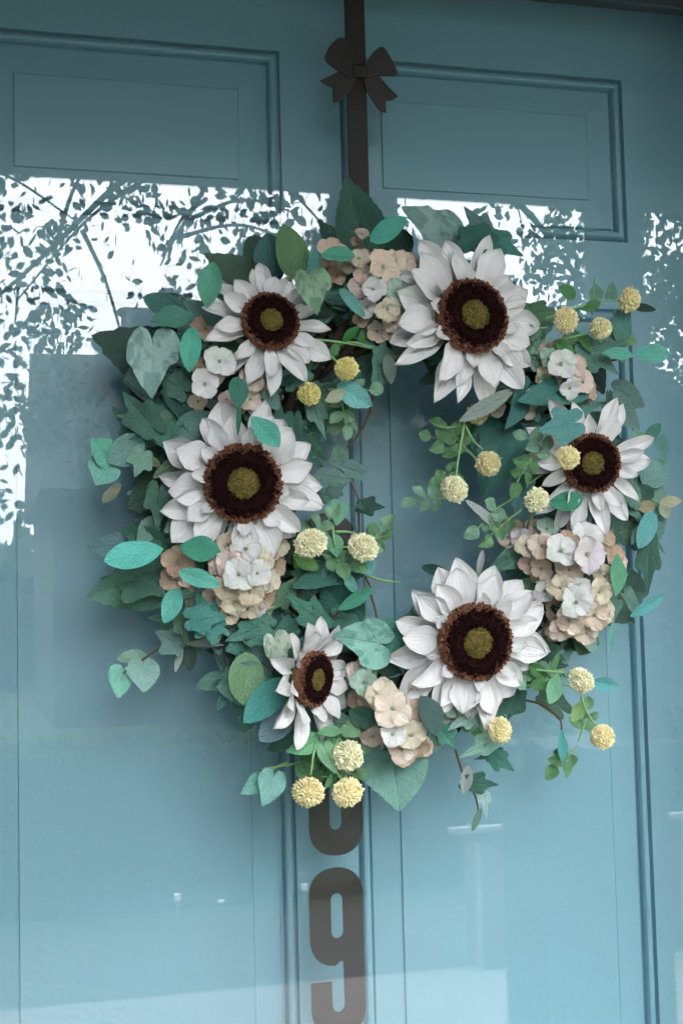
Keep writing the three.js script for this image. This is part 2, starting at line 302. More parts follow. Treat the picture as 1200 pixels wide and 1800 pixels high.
// veins: 0 on the leaf, 1 on a vein
function veins(type, x, y) {
  const ax = Math.abs(x), line = (d, w) => Math.max(0, 1 - Math.abs(d) / w); let v = line(x, 0.022 * (1.2 - 0.8 * y));
  if (type === 'ivy') { for (const a of [40, 68, 112]) { const s = Math.sin(a * R), c = Math.cos(a * R); if (ax * s + y * c > 0) v = Math.max(v, 0.8 * line(ax * c - y * s, 0.016)); } }
  const n = type === 'heart' ? 6 : 8, f = (y - ax * (type === 'heart' ? 0.95 : 0.7)) * n, q = f - Math.round(f);
  return Math.max(v, (type === 'ivy' ? 0.3 : 0.65) * line(q / n, 0.013));
}
const xy = (u, v) => [u * 1.2 - 0.6, v * 1.6 - 0.5];
const fine = (u, v) => 0.1 * (noise(u * 9, v * 9, 3) - 0.5) + 0.14 * (noise(u * 46, v * 46, 5) - 0.5) + 0.08 * (noise(u * 120, v * 120, 6) - 0.5);
const leafTex = {}, leafBump = {};
for (const t of ['oval', 'heart', 'ivy']) {
  leafTex[t] = tex(256, (u, v) => { const [x, y] = xy(u, v); return 0.8 + fine(u, v) + 0.24 * veins(t, x, y); });
  leafBump[t] = tex(256, (u, v) => { const [x, y] = xy(u, v); return 0.6 - 0.45 * veins(t, x, y) + 0.3 * (noise(u * 60, v * 60, 8) - 0.5) + 0.25 * (noise(u * 14, v * 14, 9) - 0.5); });
}
leafTex.ivyv = tex(256, (u, v) => { // pale margins, dark patches near the veins
  const [x, y] = xy(u, v), e = noise(u * 7 + 3, v * 7, 12) * 0.7 + noise(u * 18, v * 18, 13) * 0.3, k = Math.max(0, Math.min(1, (e - 0.44) * 9)), w = veins('ivy', x, y), f = fine(u, v);
  return [0.56, 0.68, 0.66].map((c, i) => c + k * [0.36, 0.27, 0.27][i] + f + 0.14 * w);
});
leafBump.ivyv = leafBump.ivy;
const LEAF = 0.95;
const leafNames = { oval: 'sage_leaf', heart: 'broad_leaf', ivy: 'ivy_leaf', ivyv: 'variegated_ivy_leaf' };
const leafKinds = {}, leafMats = new Map();
Object.keys(outlines).forEach((t, i) => { leafKinds[t] = [0, 1, 2, 3, 4].map(k => leafGeo(t, 31 * i + 7 * k + 3)); });
function leafMat(type, hex) {
  const key = type + hex; if (leafMats.has(key)) return leafMats.get(key);
  const c = alb(hex, LEAF), m = std(c, 0.72, { map: leafTex[type], bumpMap: leafBump[type], bumpScale: 0.0016 });
  leafMats.set(key, m); return m;
}

let leafNo = 0;
function leaf(type, hex, base, tip, w, roll) {
  const y = tip.clone().sub(base), len = y.length(); y.normalize();
  const z = at(0, 0, 1).addScaledVector(y, -y.z); if (z.length() < 0.2) z.set(0, 1, 0.3).addScaledVector(y, -y.y); z.normalize();
  const x = y.clone().cross(z);
  const m = part(leafNames[type], leafKinds[type][leafNo++ % 5], leafMat(type, hex), wreath);
  m.quaternion.setFromRotationMatrix(new THREE.Matrix4().makeBasis(x, y, z)); m.rotateY((roll + (rnd() - 0.5) * 16) * R);
  m.position.copy(base); m.scale.set(w, len, Math.min(w, len)); return m;
}
// the grapevine ring
{
  const vine = std(lin(0.06, 0.038, 0.025), 0.95, { bumpMap: repeat(grain, 40, 2), bumpScale: 0.002 });
  for (let k = 0; k < 6; k++) {
    const pts = []; for (let i = 0; i < 48; i++) { const a = i / 48 * 6.2832, b = a * 5 + k * 1.05, r = 0.162 + 0.02 * Math.cos(b) + 0.006 * Math.sin(a * 7 + k); pts.push(at(r * Math.cos(a), r * Math.sin(a) * 1.02, 0.022 + 0.014 * Math.sin(b))); }
    part('grapevine', new THREE.TubeGeometry(new THREE.CatmullRomCurve3(pts, true), 200, 0.0042, 6, true), vine, wreath);
  }
}
// undergrowth of dark leaves that closes the ring
{
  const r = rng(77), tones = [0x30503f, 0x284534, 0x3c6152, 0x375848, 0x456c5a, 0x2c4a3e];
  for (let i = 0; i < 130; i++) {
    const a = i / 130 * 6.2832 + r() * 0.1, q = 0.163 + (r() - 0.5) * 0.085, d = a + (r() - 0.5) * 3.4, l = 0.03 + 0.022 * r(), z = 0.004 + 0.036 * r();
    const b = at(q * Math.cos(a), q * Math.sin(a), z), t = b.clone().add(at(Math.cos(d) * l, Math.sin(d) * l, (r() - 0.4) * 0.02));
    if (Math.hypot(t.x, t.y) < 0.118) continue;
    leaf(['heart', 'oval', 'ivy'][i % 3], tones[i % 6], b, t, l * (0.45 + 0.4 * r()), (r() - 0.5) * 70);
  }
}
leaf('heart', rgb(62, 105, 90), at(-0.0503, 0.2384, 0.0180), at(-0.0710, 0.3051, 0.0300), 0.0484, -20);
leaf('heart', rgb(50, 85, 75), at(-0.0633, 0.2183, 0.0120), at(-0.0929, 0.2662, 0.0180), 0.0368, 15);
leaf('oval', rgb(98, 138, 95), at(-0.1281, 0.1941, 0.0500), at(-0.1376, 0.2413, 0.0660), 0.0358, 10);
leaf('oval', rgb(80, 132, 128), at(-0.1375, 0.1974, 0.0350), at(-0.1506, 0.2395, 0.0400), 0.0326, -25);
leaf('oval', rgb(100, 172, 165), at(-0.1091, 0.1892, 0.0600), at(-0.1136, 0.2213, 0.0660), 0.0126, 0);
leaf('oval', rgb(95, 185, 155), at(-0.0745, 0.2136, 0.0700), at(-0.1077, 0.2121, 0.0780), 0.0189, 30);
leaf('oval', rgb(85, 180, 160), at(-0.0600, 0.2281, 0.0700), at(-0.0256, 0.2500, 0.0780), 0.0200, 20);
leaf('ivyv', rgb(140, 170, 165), at(0.0284, 0.2361, 0.0400), at(-0.0211, 0.2699, 0.0480), 0.0526, 0);
leaf('ivy', rgb(100, 138, 135), at(0.0611, 0.2499, 0.0440), at(0.0426, 0.2751, 0.0460), 0.0274, 0);
leaf('ivy', rgb(48, 108, 92), at(0.0547, 0.2413, 0.0600), at(0.0176, 0.2210, 0.0660), 0.0347, 15);
leaf('ivy', rgb(68, 132, 118), at(0.0611, 0.2372, 0.0580), at(0.0958, 0.2207, 0.0680), 0.0368, -10);
leaf('ivy', rgb(62, 118, 105), at(0.0664, 0.2363, 0.0500), at(0.0855, 0.2522, 0.0520), 0.0211, 0);
leaf('heart', rgb(82, 112, 92), at(-0.1556, 0.1965, 0.0180), at(-0.2081, 0.2213, 0.0260), 0.0389, 10);
leaf('oval', rgb(100, 178, 152), at(-0.2132, 0.1601, 0.0700), at(-0.2063, 0.2009, 0.0760), 0.0221, -15);
leaf('oval', rgb(88, 152, 132), at(-0.2242, 0.1543, 0.0620), at(-0.2612, 0.1492, 0.0660), 0.0221, 20);
leaf('oval', rgb(72, 128, 118), at(-0.2246, 0.1580, 0.0450), at(-0.2652, 0.1746, 0.0480), 0.0232, -10);
leaf('heart', rgb(62, 95, 82), at(-0.2215, 0.1100, 0.0120), at(-0.3088, 0.1519, 0.0200), 0.0789, 20);
leaf('heart', rgb(68, 105, 88), at(-0.2367, 0.1312, 0.0100), at(-0.2791, 0.0771, 0.0200), 0.0579, -25);
leaf('ivyv', rgb(158, 188, 182), at(-0.2600, 0.1277, 0.0620), at(-0.2607, 0.0803, 0.0700), 0.0463, 0);
leaf('oval', rgb(98, 195, 170), at(-0.2277, 0.1412, 0.0800), at(-0.2305, 0.1001, 0.0840), 0.0189, 10);
leaf('heart', rgb(62, 112, 100), at(-0.2353, 0.0892, 0.0400), at(-0.2242, 0.0475, 0.0440), 0.0347, -30);
leaf('ivy', rgb(76, 132, 112), at(-0.2457, 0.0649, 0.0460), at(-0.2829, 0.0449, 0.0520), 0.0389, 10);
leaf('ivy', rgb(68, 118, 104), at(-0.2452, 0.0783, 0.0360), at(-0.2247, 0.0526, 0.0440), 0.0316, 20);
leaf('heart', rgb(118, 200, 172), at(-0.2984, 0.0314, 0.0460), at(-0.3136, 0.0446, 0.0520), 0.0263, 0);
leaf('heart', rgb(132, 200, 182), at(-0.3001, 0.0227, 0.0420), at(-0.3107, 0.0020, 0.0480), 0.0284, 0);
leaf('ivy', rgb(132, 178, 158), at(-0.2689, 0.0301, 0.0500), at(-0.2771, 0.0090, 0.0580), 0.0232, 0);
leaf('oval', rgb(135, 155, 118), at(-0.2516, 0.0232, 0.0400), at(-0.2772, 0.0318, 0.0440), 0.0158, 40);
leaf('oval', rgb(128, 160, 128), at(-0.2311, 0.0288, 0.0500), at(-0.2599, 0.0121, 0.0480), 0.0137, 40);
leaf('oval', rgb(150, 158, 135), at(-0.2861, 0.0068, 0.0400), at(-0.3036, -0.0107, 0.0440), 0.0105, 10);
leaf('heart', rgb(64, 98, 84), at(-0.2451, 0.0088, 0.0200), at(-0.2845, -0.0174, 0.0260), 0.0474, 0);
leaf('heart', rgb(58, 98, 84), at(-0.2390, 0.0508, 0.0180), at(-0.2762, 0.0187, 0.0240), 0.0368, 30);
leaf('oval', rgb(98, 138, 142), at(-0.2544, -0.0465, 0.0300), at(-0.3156, -0.0484, 0.0400), 0.0263, 15);
leaf('oval', rgb(60, 118, 95), at(-0.2456, -0.0502, 0.0400), at(-0.2861, -0.0336, 0.0400), 0.0221, -20);
leaf('oval', rgb(108, 212, 196), at(-0.2532, -0.0535, 0.0660), at(-0.3061, -0.0641, 0.0760), 0.0263, 20);
leaf('heart', rgb(90, 138, 120), at(-0.2443, -0.0700, 0.0280), at(-0.3273, -0.0945, 0.0400), 0.0589, -15);
leaf('oval', rgb(72, 160, 132), at(-0.2411, -0.0519, 0.0720), at(-0.2056, -0.0557, 0.0800), 0.0232, -15);
leaf('oval', rgb(112, 205, 185), at(-0.2440, -0.0733, 0.0900), at(-0.2089, -0.0867, 0.0960), 0.0158, 10);
leaf('oval', rgb(108, 198, 182), at(-0.2414, -0.0874, 0.0700), at(-0.2552, -0.1166, 0.0780), 0.0179, 10);
leaf('ivy', rgb(78, 145, 130), at(-0.2113, -0.1168, 0.0660), at(-0.2270, -0.0887, 0.0700), 0.0242, 15);
leaf('ivy', rgb(78, 148, 138), at(-0.2282, -0.1144, 0.0720), at(-0.2002, -0.1131, 0.0780), 0.0305, -10);
leaf('ivy', rgb(80, 152, 142), at(-0.2150, -0.1216, 0.0700), at(-0.2120, -0.1384, 0.0740), 0.0274, 0);
leaf('ivy', rgb(112, 148, 142), at(-0.2400, -0.1360, 0.0480), at(-0.2613, -0.1224, 0.0520), 0.0295, 10);
leaf('oval', rgb(150, 195, 172), at(-0.2639, -0.1477, 0.0300), at(-0.2914, -0.1467, 0.0340), 0.0147, 30);
leaf('heart', rgb(142, 212, 188), at(-0.2866, -0.1598, 0.0340), at(-0.2914, -0.1817, 0.0400), 0.0242, 0);
leaf('heart', rgb(152, 195, 185), at(-0.2688, -0.1554, 0.0360), at(-0.2694, -0.1810, 0.0420), 0.0274, 0);
leaf('oval', rgb(182, 202, 188), at(-0.2337, -0.1343, 0.0400), at(-0.2418, -0.1610, 0.0440), 0.0063, 0);
leaf('oval', rgb(178, 198, 182), at(-0.2358, -0.1352, 0.0400), at(-0.1987, -0.1382, 0.0500), 0.0058, 0);
leaf('oval', rgb(82, 112, 102), at(-0.2251, -0.1387, 0.0300), at(-0.2279, -0.1609, 0.0320), 0.0158, 40);
leaf('heart', rgb(92, 122, 116), at(-0.1962, -0.1365, 0.0300), at(-0.1924, -0.1732, 0.0340), 0.0242, -20);
leaf('oval', rgb(128, 170, 128), at(-0.1823, -0.1445, 0.0600), at(-0.1829, -0.1911, 0.0660), 0.0347, -10);
leaf('ivy', rgb(78, 135, 126), at(-0.1903, -0.1700, 0.0400), at(-0.2070, -0.2003, 0.0440), 0.0274, 0);
leaf('heart', rgb(98, 150, 134), at(-0.1682, -0.1868, 0.0260), at(-0.1815, -0.2174, 0.0320), 0.0347, 20);
leaf('oval', rgb(88, 172, 162), at(-0.1451, -0.1706, 0.0660), at(-0.1872, -0.2042, 0.0740), 0.0274, 15);
leaf('oval', rgb(126, 160, 172), at(-0.1365, -0.1934, 0.0580), at(-0.1710, -0.2236, 0.0620), 0.0253, 10);
leaf('oval', rgb(72, 120, 108), at(-0.1223, -0.2206, 0.0260), at(-0.1570, -0.2352, 0.0280), 0.0158, -20);
leaf('heart', rgb(128, 194, 178), at(-0.1640, -0.2607, 0.0340), at(-0.1857, -0.2716, 0.0380), 0.0189, 0);
leaf('heart', rgb(148, 206, 196), at(-0.1544, -0.2587, 0.0380), at(-0.1650, -0.2831, 0.0440), 0.0263, 0);
leaf('ivyv', rgb(205, 215, 195), at(-0.1557, -0.1362, 0.0660), at(-0.1489, -0.1613, 0.0700), 0.0263, 0);
leaf('ivy', rgb(86, 146, 126), at(-0.1729, -0.1248, 0.0560), at(-0.1994, -0.1350, 0.0600), 0.0221, 0);
leaf('ivy', rgb(100, 160, 142), at(-0.1722, -0.1328, 0.0620), at(-0.1431, -0.1265, 0.0660), 0.0189, 20);
leaf('ivy', rgb(96, 150, 132), at(-0.1592, -0.1221, 0.0500), at(-0.1805, -0.1125, 0.0540), 0.0211, 0);
leaf('ivy', rgb(76, 136, 120), at(-0.1859, -0.1416, 0.0520), at(-0.1965, -0.1261, 0.0560), 0.0232, 30);
leaf('ivy', rgb(76, 128, 112), at(-0.1432, -0.1276, 0.0480), at(-0.1228, -0.1128, 0.0520), 0.0211, -20);
leaf('heart', rgb(62, 120, 104), at(-0.0861, -0.0722, 0.0500), at(-0.1373, -0.0891, 0.0580), 0.0305, 20);
leaf('ivy', rgb(72, 130, 110), at(-0.1123, -0.1202, 0.0560), at(-0.1445, -0.0932, 0.0640), 0.0274, 0);
leaf('heart', rgb(52, 112, 98), at(-0.0835, -0.1168, 0.0400), at(-0.1067, -0.0790, 0.0460), 0.0411, -15);
leaf('oval', rgb(112, 182, 166), at(-0.0803, -0.0944, 0.0620), at(-0.0900, -0.0748, 0.0640), 0.0105, 0);
leaf('oval', rgb(72, 155, 125), at(-0.0625, -0.0906, 0.0600), at(-0.0988, -0.1094, 0.0700), 0.0126, 0);
leaf('ivyv', rgb(136, 186, 172), at(-0.0625, -0.1409, 0.0700), at(-0.1036, -0.1325, 0.0780), 0.0442, 0);
leaf('ivy', rgb(78, 148, 128), at(-0.0488, -0.1373, 0.0640), at(-0.0264, -0.1193, 0.0700), 0.0347, 0);
leaf('ivy', rgb(102, 162, 148), at(-0.0444, -0.1437, 0.0560), at(-0.0345, -0.1707, 0.0600), 0.0263, 10);
leaf('oval', rgb(112, 182, 142), at(-0.0740, -0.1571, 0.0600), at(-0.0627, -0.1716, 0.0640), 0.0137, 0);
leaf('oval', rgb(66, 98, 94), at(-0.0281, -0.1874, 0.0820), at(-0.0137, -0.2227, 0.0900), 0.0263, -20);
leaf('oval', rgb(50, 92, 76), at(-0.0916, -0.1986, 0.0700), at(-0.0678, -0.2114, 0.0740), 0.0211, 15);
leaf('heart', rgb(112, 160, 146), at(-0.0416, -0.2435, 0.0340), at(-0.0399, -0.3007, 0.0480), 0.0611, 10);
leaf('ivy', rgb(102, 154, 150), at(-0.0730, -0.2285, 0.0460), at(-0.0494, -0.2476, 0.0520), 0.0242, 0);
leaf('ivy', rgb(152, 190, 176), at(0.0304, -0.2053, 0.0600), at(0.0012, -0.2222, 0.0660), 0.0200, 20);
leaf('ivy', rgb(86, 152, 128), at(0.0013, -0.2230, 0.0560), at(0.0126, -0.2397, 0.0600), 0.0179, 0);
leaf('ivy', rgb(142, 188, 168), at(0.0511, -0.2325, 0.0560), at(0.0139, -0.2468, 0.0620), 0.0211, 10);
leaf('ivy', rgb(56, 118, 102), at(0.0510, -0.2475, 0.0520), at(0.0701, -0.2625, 0.0580), 0.0211, 0);
leaf('ivy', rgb(50, 98, 82), at(0.0553, -0.2458, 0.0500), at(0.0289, -0.2504, 0.0540), 0.0116, 20);
leaf('ivy', rgb(50, 104, 88), at(0.0296, -0.2722, 0.0440), at(0.0595, -0.2755, 0.0480), 0.0200, 0);
leaf('oval', rgb(168, 182, 178), at(0.0302, -0.2556, 0.0440), at(0.0230, -0.2821, 0.0460), 0.0116, 20);
leaf('ivy', rgb(168, 204, 198), at(0.0444, -0.2788, 0.0400), at(0.0464, -0.3077, 0.0440), 0.0137, 10);
leaf('oval', rgb(112, 152, 136), at(0.0423, -0.2967, 0.0380), at(0.0329, -0.3178, 0.0400), 0.0074, 0);
leaf('ivy', rgb(120, 170, 150), at(-0.0137, -0.2303, 0.0460), at(-0.0016, -0.2435, 0.0500), 0.0189, 0);
leaf('oval', rgb(62, 112, 92), at(0.0600, -0.1900, 0.0340), at(0.0912, -0.2092, 0.0380), 0.0274, 0);
leaf('oval', rgb(110, 168, 110), at(0.1031, -0.1721, 0.0700), at(0.1109, -0.1532, 0.0760), 0.0068, 0);
leaf('oval', rgb(130, 192, 152), at(0.1092, -0.1732, 0.0740), at(0.0965, -0.2006, 0.0800), 0.0158, 0);
leaf('oval', rgb(92, 152, 92), at(0.0860, -0.1644, 0.0600), at(0.1032, -0.1765, 0.0640), 0.0126, 20);
leaf('oval', rgb(98, 158, 98), at(0.0863, -0.1845, 0.0600), at(0.1042, -0.1807, 0.0640), 0.0116, 0);
leaf('oval', rgb(150, 190, 122), at(0.1389, -0.2012, 0.0620), at(0.1260, -0.2184, 0.0660), 0.0137, 0);
leaf('oval', rgb(112, 195, 195), at(0.1535, -0.1831, 0.0500), at(0.1799, -0.1892, 0.0560), 0.0147, 10);
leaf('oval', rgb(95, 184, 176), at(0.1239, -0.2273, 0.0440), at(0.1215, -0.2578, 0.0480), 0.0100, 0);
leaf('oval', rgb(112, 194, 194), at(0.1966, -0.1226, 0.0500), at(0.2322, -0.1016, 0.0600), 0.0137, 20);
leaf('oval', rgb(122, 194, 184), at(0.1778, -0.1232, 0.0540), at(0.1695, -0.1597, 0.0580), 0.0068, 0);
leaf('heart', rgb(64, 106, 92), at(0.1968, -0.0944, 0.0180), at(0.2354, -0.1020, 0.0240), 0.0505, 20);
leaf('heart', rgb(56, 96, 84), at(0.1870, -0.1087, 0.0140), at(0.2214, -0.1236, 0.0180), 0.0316, -20);
leaf('oval', rgb(100, 168, 132), at(0.1692, -0.0625, 0.0840), at(0.1621, -0.1029, 0.0900), 0.0179, -10);
leaf('oval', rgb(105, 178, 178), at(0.2255, -0.0204, 0.0500), at(0.2073, -0.0571, 0.0560), 0.0211, -10);
leaf('oval', rgb(150, 190, 180), at(0.2136, -0.0312, 0.0460), at(0.2031, -0.0534, 0.0480), 0.0074, 0);
leaf('oval', rgb(205, 205, 170), at(0.2364, -0.0121, 0.0440), at(0.2568, -0.0106, 0.0520), 0.0116, 0);
leaf('oval', rgb(170, 165, 130), at(0.2312, -0.0166, 0.0440), at(0.2108, -0.0157, 0.0480), 0.0137, 0);
leaf('oval', rgb(175, 190, 160), at(0.2365, -0.0134, 0.0460), at(0.2421, -0.0281, 0.0480), 0.0116, 0);
leaf('oval', rgb(115, 152, 128), at(0.2007, 0.0078, 0.0460), at(0.2109, -0.0192, 0.0500), 0.0189, 0);
leaf('oval', rgb(54, 98, 84), at(0.2160, 0.0073, 0.0400), at(0.2314, -0.0097, 0.0420), 0.0147, 0);
leaf('oval', rgb(62, 144, 114), at(0.1355, -0.0122, 0.0860), at(0.0995, -0.0159, 0.0920), 0.0189, 10);
leaf('ivy', rgb(86, 148, 144), at(0.1149, 0.0555, 0.1120), at(0.0750, 0.0458, 0.1180), 0.0347, 0);
leaf('heart', rgb(70, 132, 122), at(0.1360, 0.0954, 0.0640), at(0.0798, 0.0811, 0.0720), 0.0326, 10);
leaf('heart', rgb(66, 126, 120), at(0.0920, 0.0909, 0.0600), at(0.0640, 0.0517, 0.0660), 0.0274, -25);
leaf('oval', rgb(88, 138, 138), at(0.0995, 0.0431, 0.0600), at(0.0751, -0.0210, 0.0660), 0.0232, 20);
leaf('heart', rgb(72, 134, 122), at(0.0823, 0.0537, 0.0200), at(0.0603, -0.0057, 0.0260), 0.0526, 10);
leaf('heart', rgb(48, 92, 80), at(0.0849, 0.0601, 0.0140), at(0.0500, 0.0367, 0.0200), 0.0368, 0);
leaf('oval', rgb(152, 168, 158), at(0.0816, 0.0951, 0.0660), at(0.0196, 0.0607, 0.0740), 0.0147, 10);
leaf('oval', rgb(112, 142, 132), at(0.1004, 0.1092, 0.0500), at(0.0498, 0.0897, 0.0560), 0.0200, -10);
leaf('oval', rgb(192, 202, 202), at(0.0690, -0.0442, 0.0620), at(0.0214, -0.0118, 0.0840), 0.0116, 10);
leaf('oval', rgb(60, 102, 92), at(0.0259, 0.1184, 0.0200), at(-0.0008, 0.1046, 0.0260), 0.0126, 0);
leaf('ivy', rgb(102, 132, 118), at(-0.0155, 0.1379, 0.0500), at(-0.0546, 0.1154, 0.0560), 0.0242, 0);
leaf('oval', rgb(142, 166, 152), at(-0.0415, 0.1289, 0.0540), at(-0.0404, 0.0969, 0.0600), 0.0126, 0);
leaf('oval', rgb(126, 202, 196), at(-0.0963, 0.0931, 0.0760), at(-0.0661, 0.0727, 0.0840), 0.0211, 10);
leaf('oval', rgb(192, 202, 172), at(-0.0891, 0.0864, 0.0800), at(-0.1088, 0.0771, 0.0840), 0.0116, 0);
leaf('oval', rgb(116, 156, 146), at(-0.1590, 0.0894, 0.0600), at(-0.1472, 0.0717, 0.0620), 0.0142, 0);
leaf('ivy', rgb(106, 146, 132), at(-0.1160, 0.0825, 0.0560), at(-0.1030, 0.0414, 0.0600), 0.0189, 0);
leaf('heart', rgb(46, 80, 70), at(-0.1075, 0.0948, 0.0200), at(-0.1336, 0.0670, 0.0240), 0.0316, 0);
leaf('heart', rgb(60, 106, 96), at(-0.1180, 0.0607, 0.0400), at(-0.1061, 0.0337, 0.0460), 0.0232, 0);
leaf('oval', rgb(96, 188, 168), at(-0.1808, 0.0588, 0.1040), at(-0.1580, 0.0323, 0.1120), 0.0200, 0);
leaf('oval', rgb(66, 132, 116), at(-0.1884, 0.0973, 0.0820), at(-0.1886, 0.0691, 0.0880), 0.0179, 0);
leaf('oval', rgb(70, 140, 110), at(-0.1900, 0.0728, 0.0960), at(-0.1924, 0.0424, 0.1000), 0.0047, 0);
leaf('heart', rgb(120, 182, 150), at(-0.0943, -0.0162, 0.0660), at(-0.0995, -0.0341, 0.0720), 0.0189, 0);
leaf('heart', rgb(128, 190, 150), at(-0.1015, -0.0470, 0.0660), at(-0.0992, -0.0647, 0.0720), 0.0179, 0);
leaf('oval', rgb(92, 152, 72), at(-0.1154, -0.0449, 0.0500), at(-0.1338, -0.0708, 0.0580), 0.0189, 0);
leaf('oval', rgb(120, 175, 100), at(-0.1336, -0.0616, 0.0580), at(-0.1137, -0.0723, 0.0620), 0.0137, 0);
leaf('ivy', rgb(110, 150, 132), at(-0.0922, 0.0291, 0.0500), at(-0.0798, 0.0476, 0.0540), 0.0137, 0);
leaf('ivy', rgb(108, 146, 140), at(-0.0703, 0.0168, 0.0480), at(-0.0982, 0.0257, 0.0520), 0.0179, 0);
leaf('ivy', rgb(116, 156, 142), at(-0.1039, 0.0121, 0.0520), at(-0.0765, 0.0077, 0.0540), 0.0158, 20);
leaf('ivy', rgb(100, 140, 132), at(-0.0945, -0.0001, 0.0480), at(-0.0809, 0.0060, 0.0500), 0.0158, 0);
leaf('ivy', rgb(90, 132, 118), at(-0.1076, -0.0039, 0.0440), at(-0.0872, -0.0074, 0.0480), 0.0147, 0);
leaf('ivy', rgb(50, 92, 82), at(-0.0673, -0.0150, 0.0500), at(-0.0462, -0.0166, 0.0560), 0.0179, 0);
leaf('ivy', rgb(74, 120, 100), at(-0.0651, -0.0139, 0.0500), at(-0.0798, -0.0161, 0.0520), 0.0084, 0);
leaf('oval', rgb(122, 152, 164), at(-0.1042, -0.0678, 0.0500), at(-0.0982, -0.0846, 0.0540), 0.0158, 0);
leaf('oval', rgb(118, 192, 186), at(-0.0731, -0.0644, 0.0580), at(-0.0633, -0.0762, 0.0640), 0.0179, 0);
leaf('oval', rgb(112, 148, 158), at(-0.0699, -0.0346, 0.0300), at(-0.0674, -0.0666, 0.0340), 0.0137, 0);
leaf('heart', rgb(120, 190, 140), at(-0.1226, -0.2255, 0.0660), at(-0.1499, -0.2326, 0.0720), 0.0189, 10);
leaf('heart', rgb(138, 192, 148), at(-0.1134, -0.2326, 0.0700), at(-0.1061, -0.2533, 0.0760), 0.0179, 0);
leaf('oval', rgb(122, 182, 132), at(-0.0978, -0.2162, 0.0720), at(-0.1217, -0.2168, 0.0760), 0.0100, 20);
leaf('heart', rgb(132, 178, 132), at(-0.0914, -0.2128, 0.0680), at(-0.0818, -0.2228, 0.0740), 0.0189, 0);
leaf('oval', rgb(125, 190, 140), at(-0.1051, -0.2550, 0.0600), at(-0.1132, -0.2681, 0.0640), 0.0053, 0);
leaf('oval', rgb(110, 178, 120), at(-0.1132, -0.2240, 0.0660), at(-0.1040, -0.2321, 0.0700), 0.0137, 0);
leaf('oval', rgb(70, 148, 70), at(-0.0867, 0.1350, 0.0600), at(-0.0718, 0.1490, 0.0660), 0.0084, 0);
leaf('oval', rgb(92, 162, 82), at(-0.0678, 0.1338, 0.0580), at(-0.0675, 0.1468, 0.0620), 0.0063, 0);
leaf('oval', rgb(110, 165, 105), at(-0.0968, 0.1218, 0.0560), at(-0.0889, 0.1349, 0.0600), 0.0084, 0);
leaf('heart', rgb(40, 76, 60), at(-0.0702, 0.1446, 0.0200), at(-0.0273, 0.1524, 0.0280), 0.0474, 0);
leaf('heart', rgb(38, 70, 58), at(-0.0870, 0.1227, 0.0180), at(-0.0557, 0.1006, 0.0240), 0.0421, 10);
leaf('ivyv', rgb(136, 166, 138), at(-0.1224, 0.1840, 0.0920), at(-0.1173, 0.1532, 0.1020), 0.0347, 0);
leaf('oval', rgb(116, 182, 172), at(-0.0925, 0.1803, 0.0780), at(-0.0703, 0.1546, 0.0840), 0.0126, 0);
leaf('heart', rgb(118, 168, 142), at(0.1689, 0.1857, 0.0600), at(0.1664, 0.2003, 0.0640), 0.0158, 0);
leaf('heart', rgb(118, 168, 142), at(0.1867, 0.1895, 0.0560), at(0.1883, 0.2033, 0.0600), 0.0126, 0);
leaf('oval', rgb(86, 148, 90), at(0.1433, 0.1823, 0.0660), at(0.1278, 0.1940, 0.0700), 0.0158, 0);
leaf('oval', rgb(90, 150, 96), at(0.1528, 0.1734, 0.0600), at(0.1722, 0.1804, 0.0640), 0.0095, 0);
leaf('oval', rgb(86, 142, 130), at(0.2065, 0.1815, 0.0400), at(0.2017, 0.1452, 0.0440), 0.0211, 0);
leaf('oval', rgb(70, 128, 112), at(0.1805, 0.1477, 0.0400), at(0.1764, 0.1242, 0.0440), 0.0158, 0);
leaf('oval', rgb(92, 156, 92), at(0.1249, 0.1421, 0.0600), at(0.1432, 0.1280, 0.0640), 0.0137, 0);
leaf('oval', rgb(92, 152, 92), at(0.1507, 0.1492, 0.0560), at(0.1643, 0.1321, 0.0600), 0.0084, 0);
leaf('oval', rgb(45, 80, 66), at(0.2191, 0.1865, 0.0300), at(0.2459, 0.1820, 0.0360), 0.0084, 0);
leaf('oval', rgb(108, 194, 172), at(0.2043, 0.1301, 0.0640), at(0.1689, 0.1303, 0.0700), 0.0126, 10);
leaf('oval', rgb(108, 192, 172), at(0.2042, 0.1316, 0.0620), at(0.2415, 0.1307, 0.0720), 0.0189, -10);
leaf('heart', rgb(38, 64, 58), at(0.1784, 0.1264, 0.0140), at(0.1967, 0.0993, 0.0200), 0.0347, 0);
leaf('heart', rgb(96, 132, 122), at(0.2039, 0.0993, 0.0280), at(0.2289, 0.0836, 0.0360), 0.0326, 0);
leaf('heart', rgb(110, 146, 136), at(0.1999, 0.0864, 0.0300), at(0.2206, 0.0605, 0.0380), 0.0295, 0);
leaf('heart', rgb(96, 156, 146), at(0.2480, 0.0505, 0.0300), at(0.2486, 0.0259, 0.0360), 0.0147, 0);
leaf('oval', rgb(82, 142, 126), at(0.2280, 0.0492, 0.0300), at(0.2468, 0.0679, 0.0360), 0.0126, 0);
leaf('oval', rgb(50, 92, 78), at(-0.0096, -0.0709, 0.0400), at(0.0166, -0.0790, 0.0480), 0.0105, 0);
leaf('oval', rgb(82, 116, 110), at(0.0397, -0.0917, 0.0300), at(0.0310, -0.0680, 0.0340), 0.0211, 0);
leaf('oval', rgb(202, 208, 206), at(0.0342, -0.0822, 0.0700), at(0.0368, -0.0575, 0.0800), 0.0068, 0);
leaf('ivyv', rgb(92, 136, 118), at(0.0948, -0.0543, 0.0460), at(0.0555, -0.0746, 0.0560), 0.0326, 0);
leaf('heart', rgb(50, 106, 86), at(0.1198, -0.1359, 0.0240), at(0.1708, -0.1493, 0.0340), 0.0242, 0);
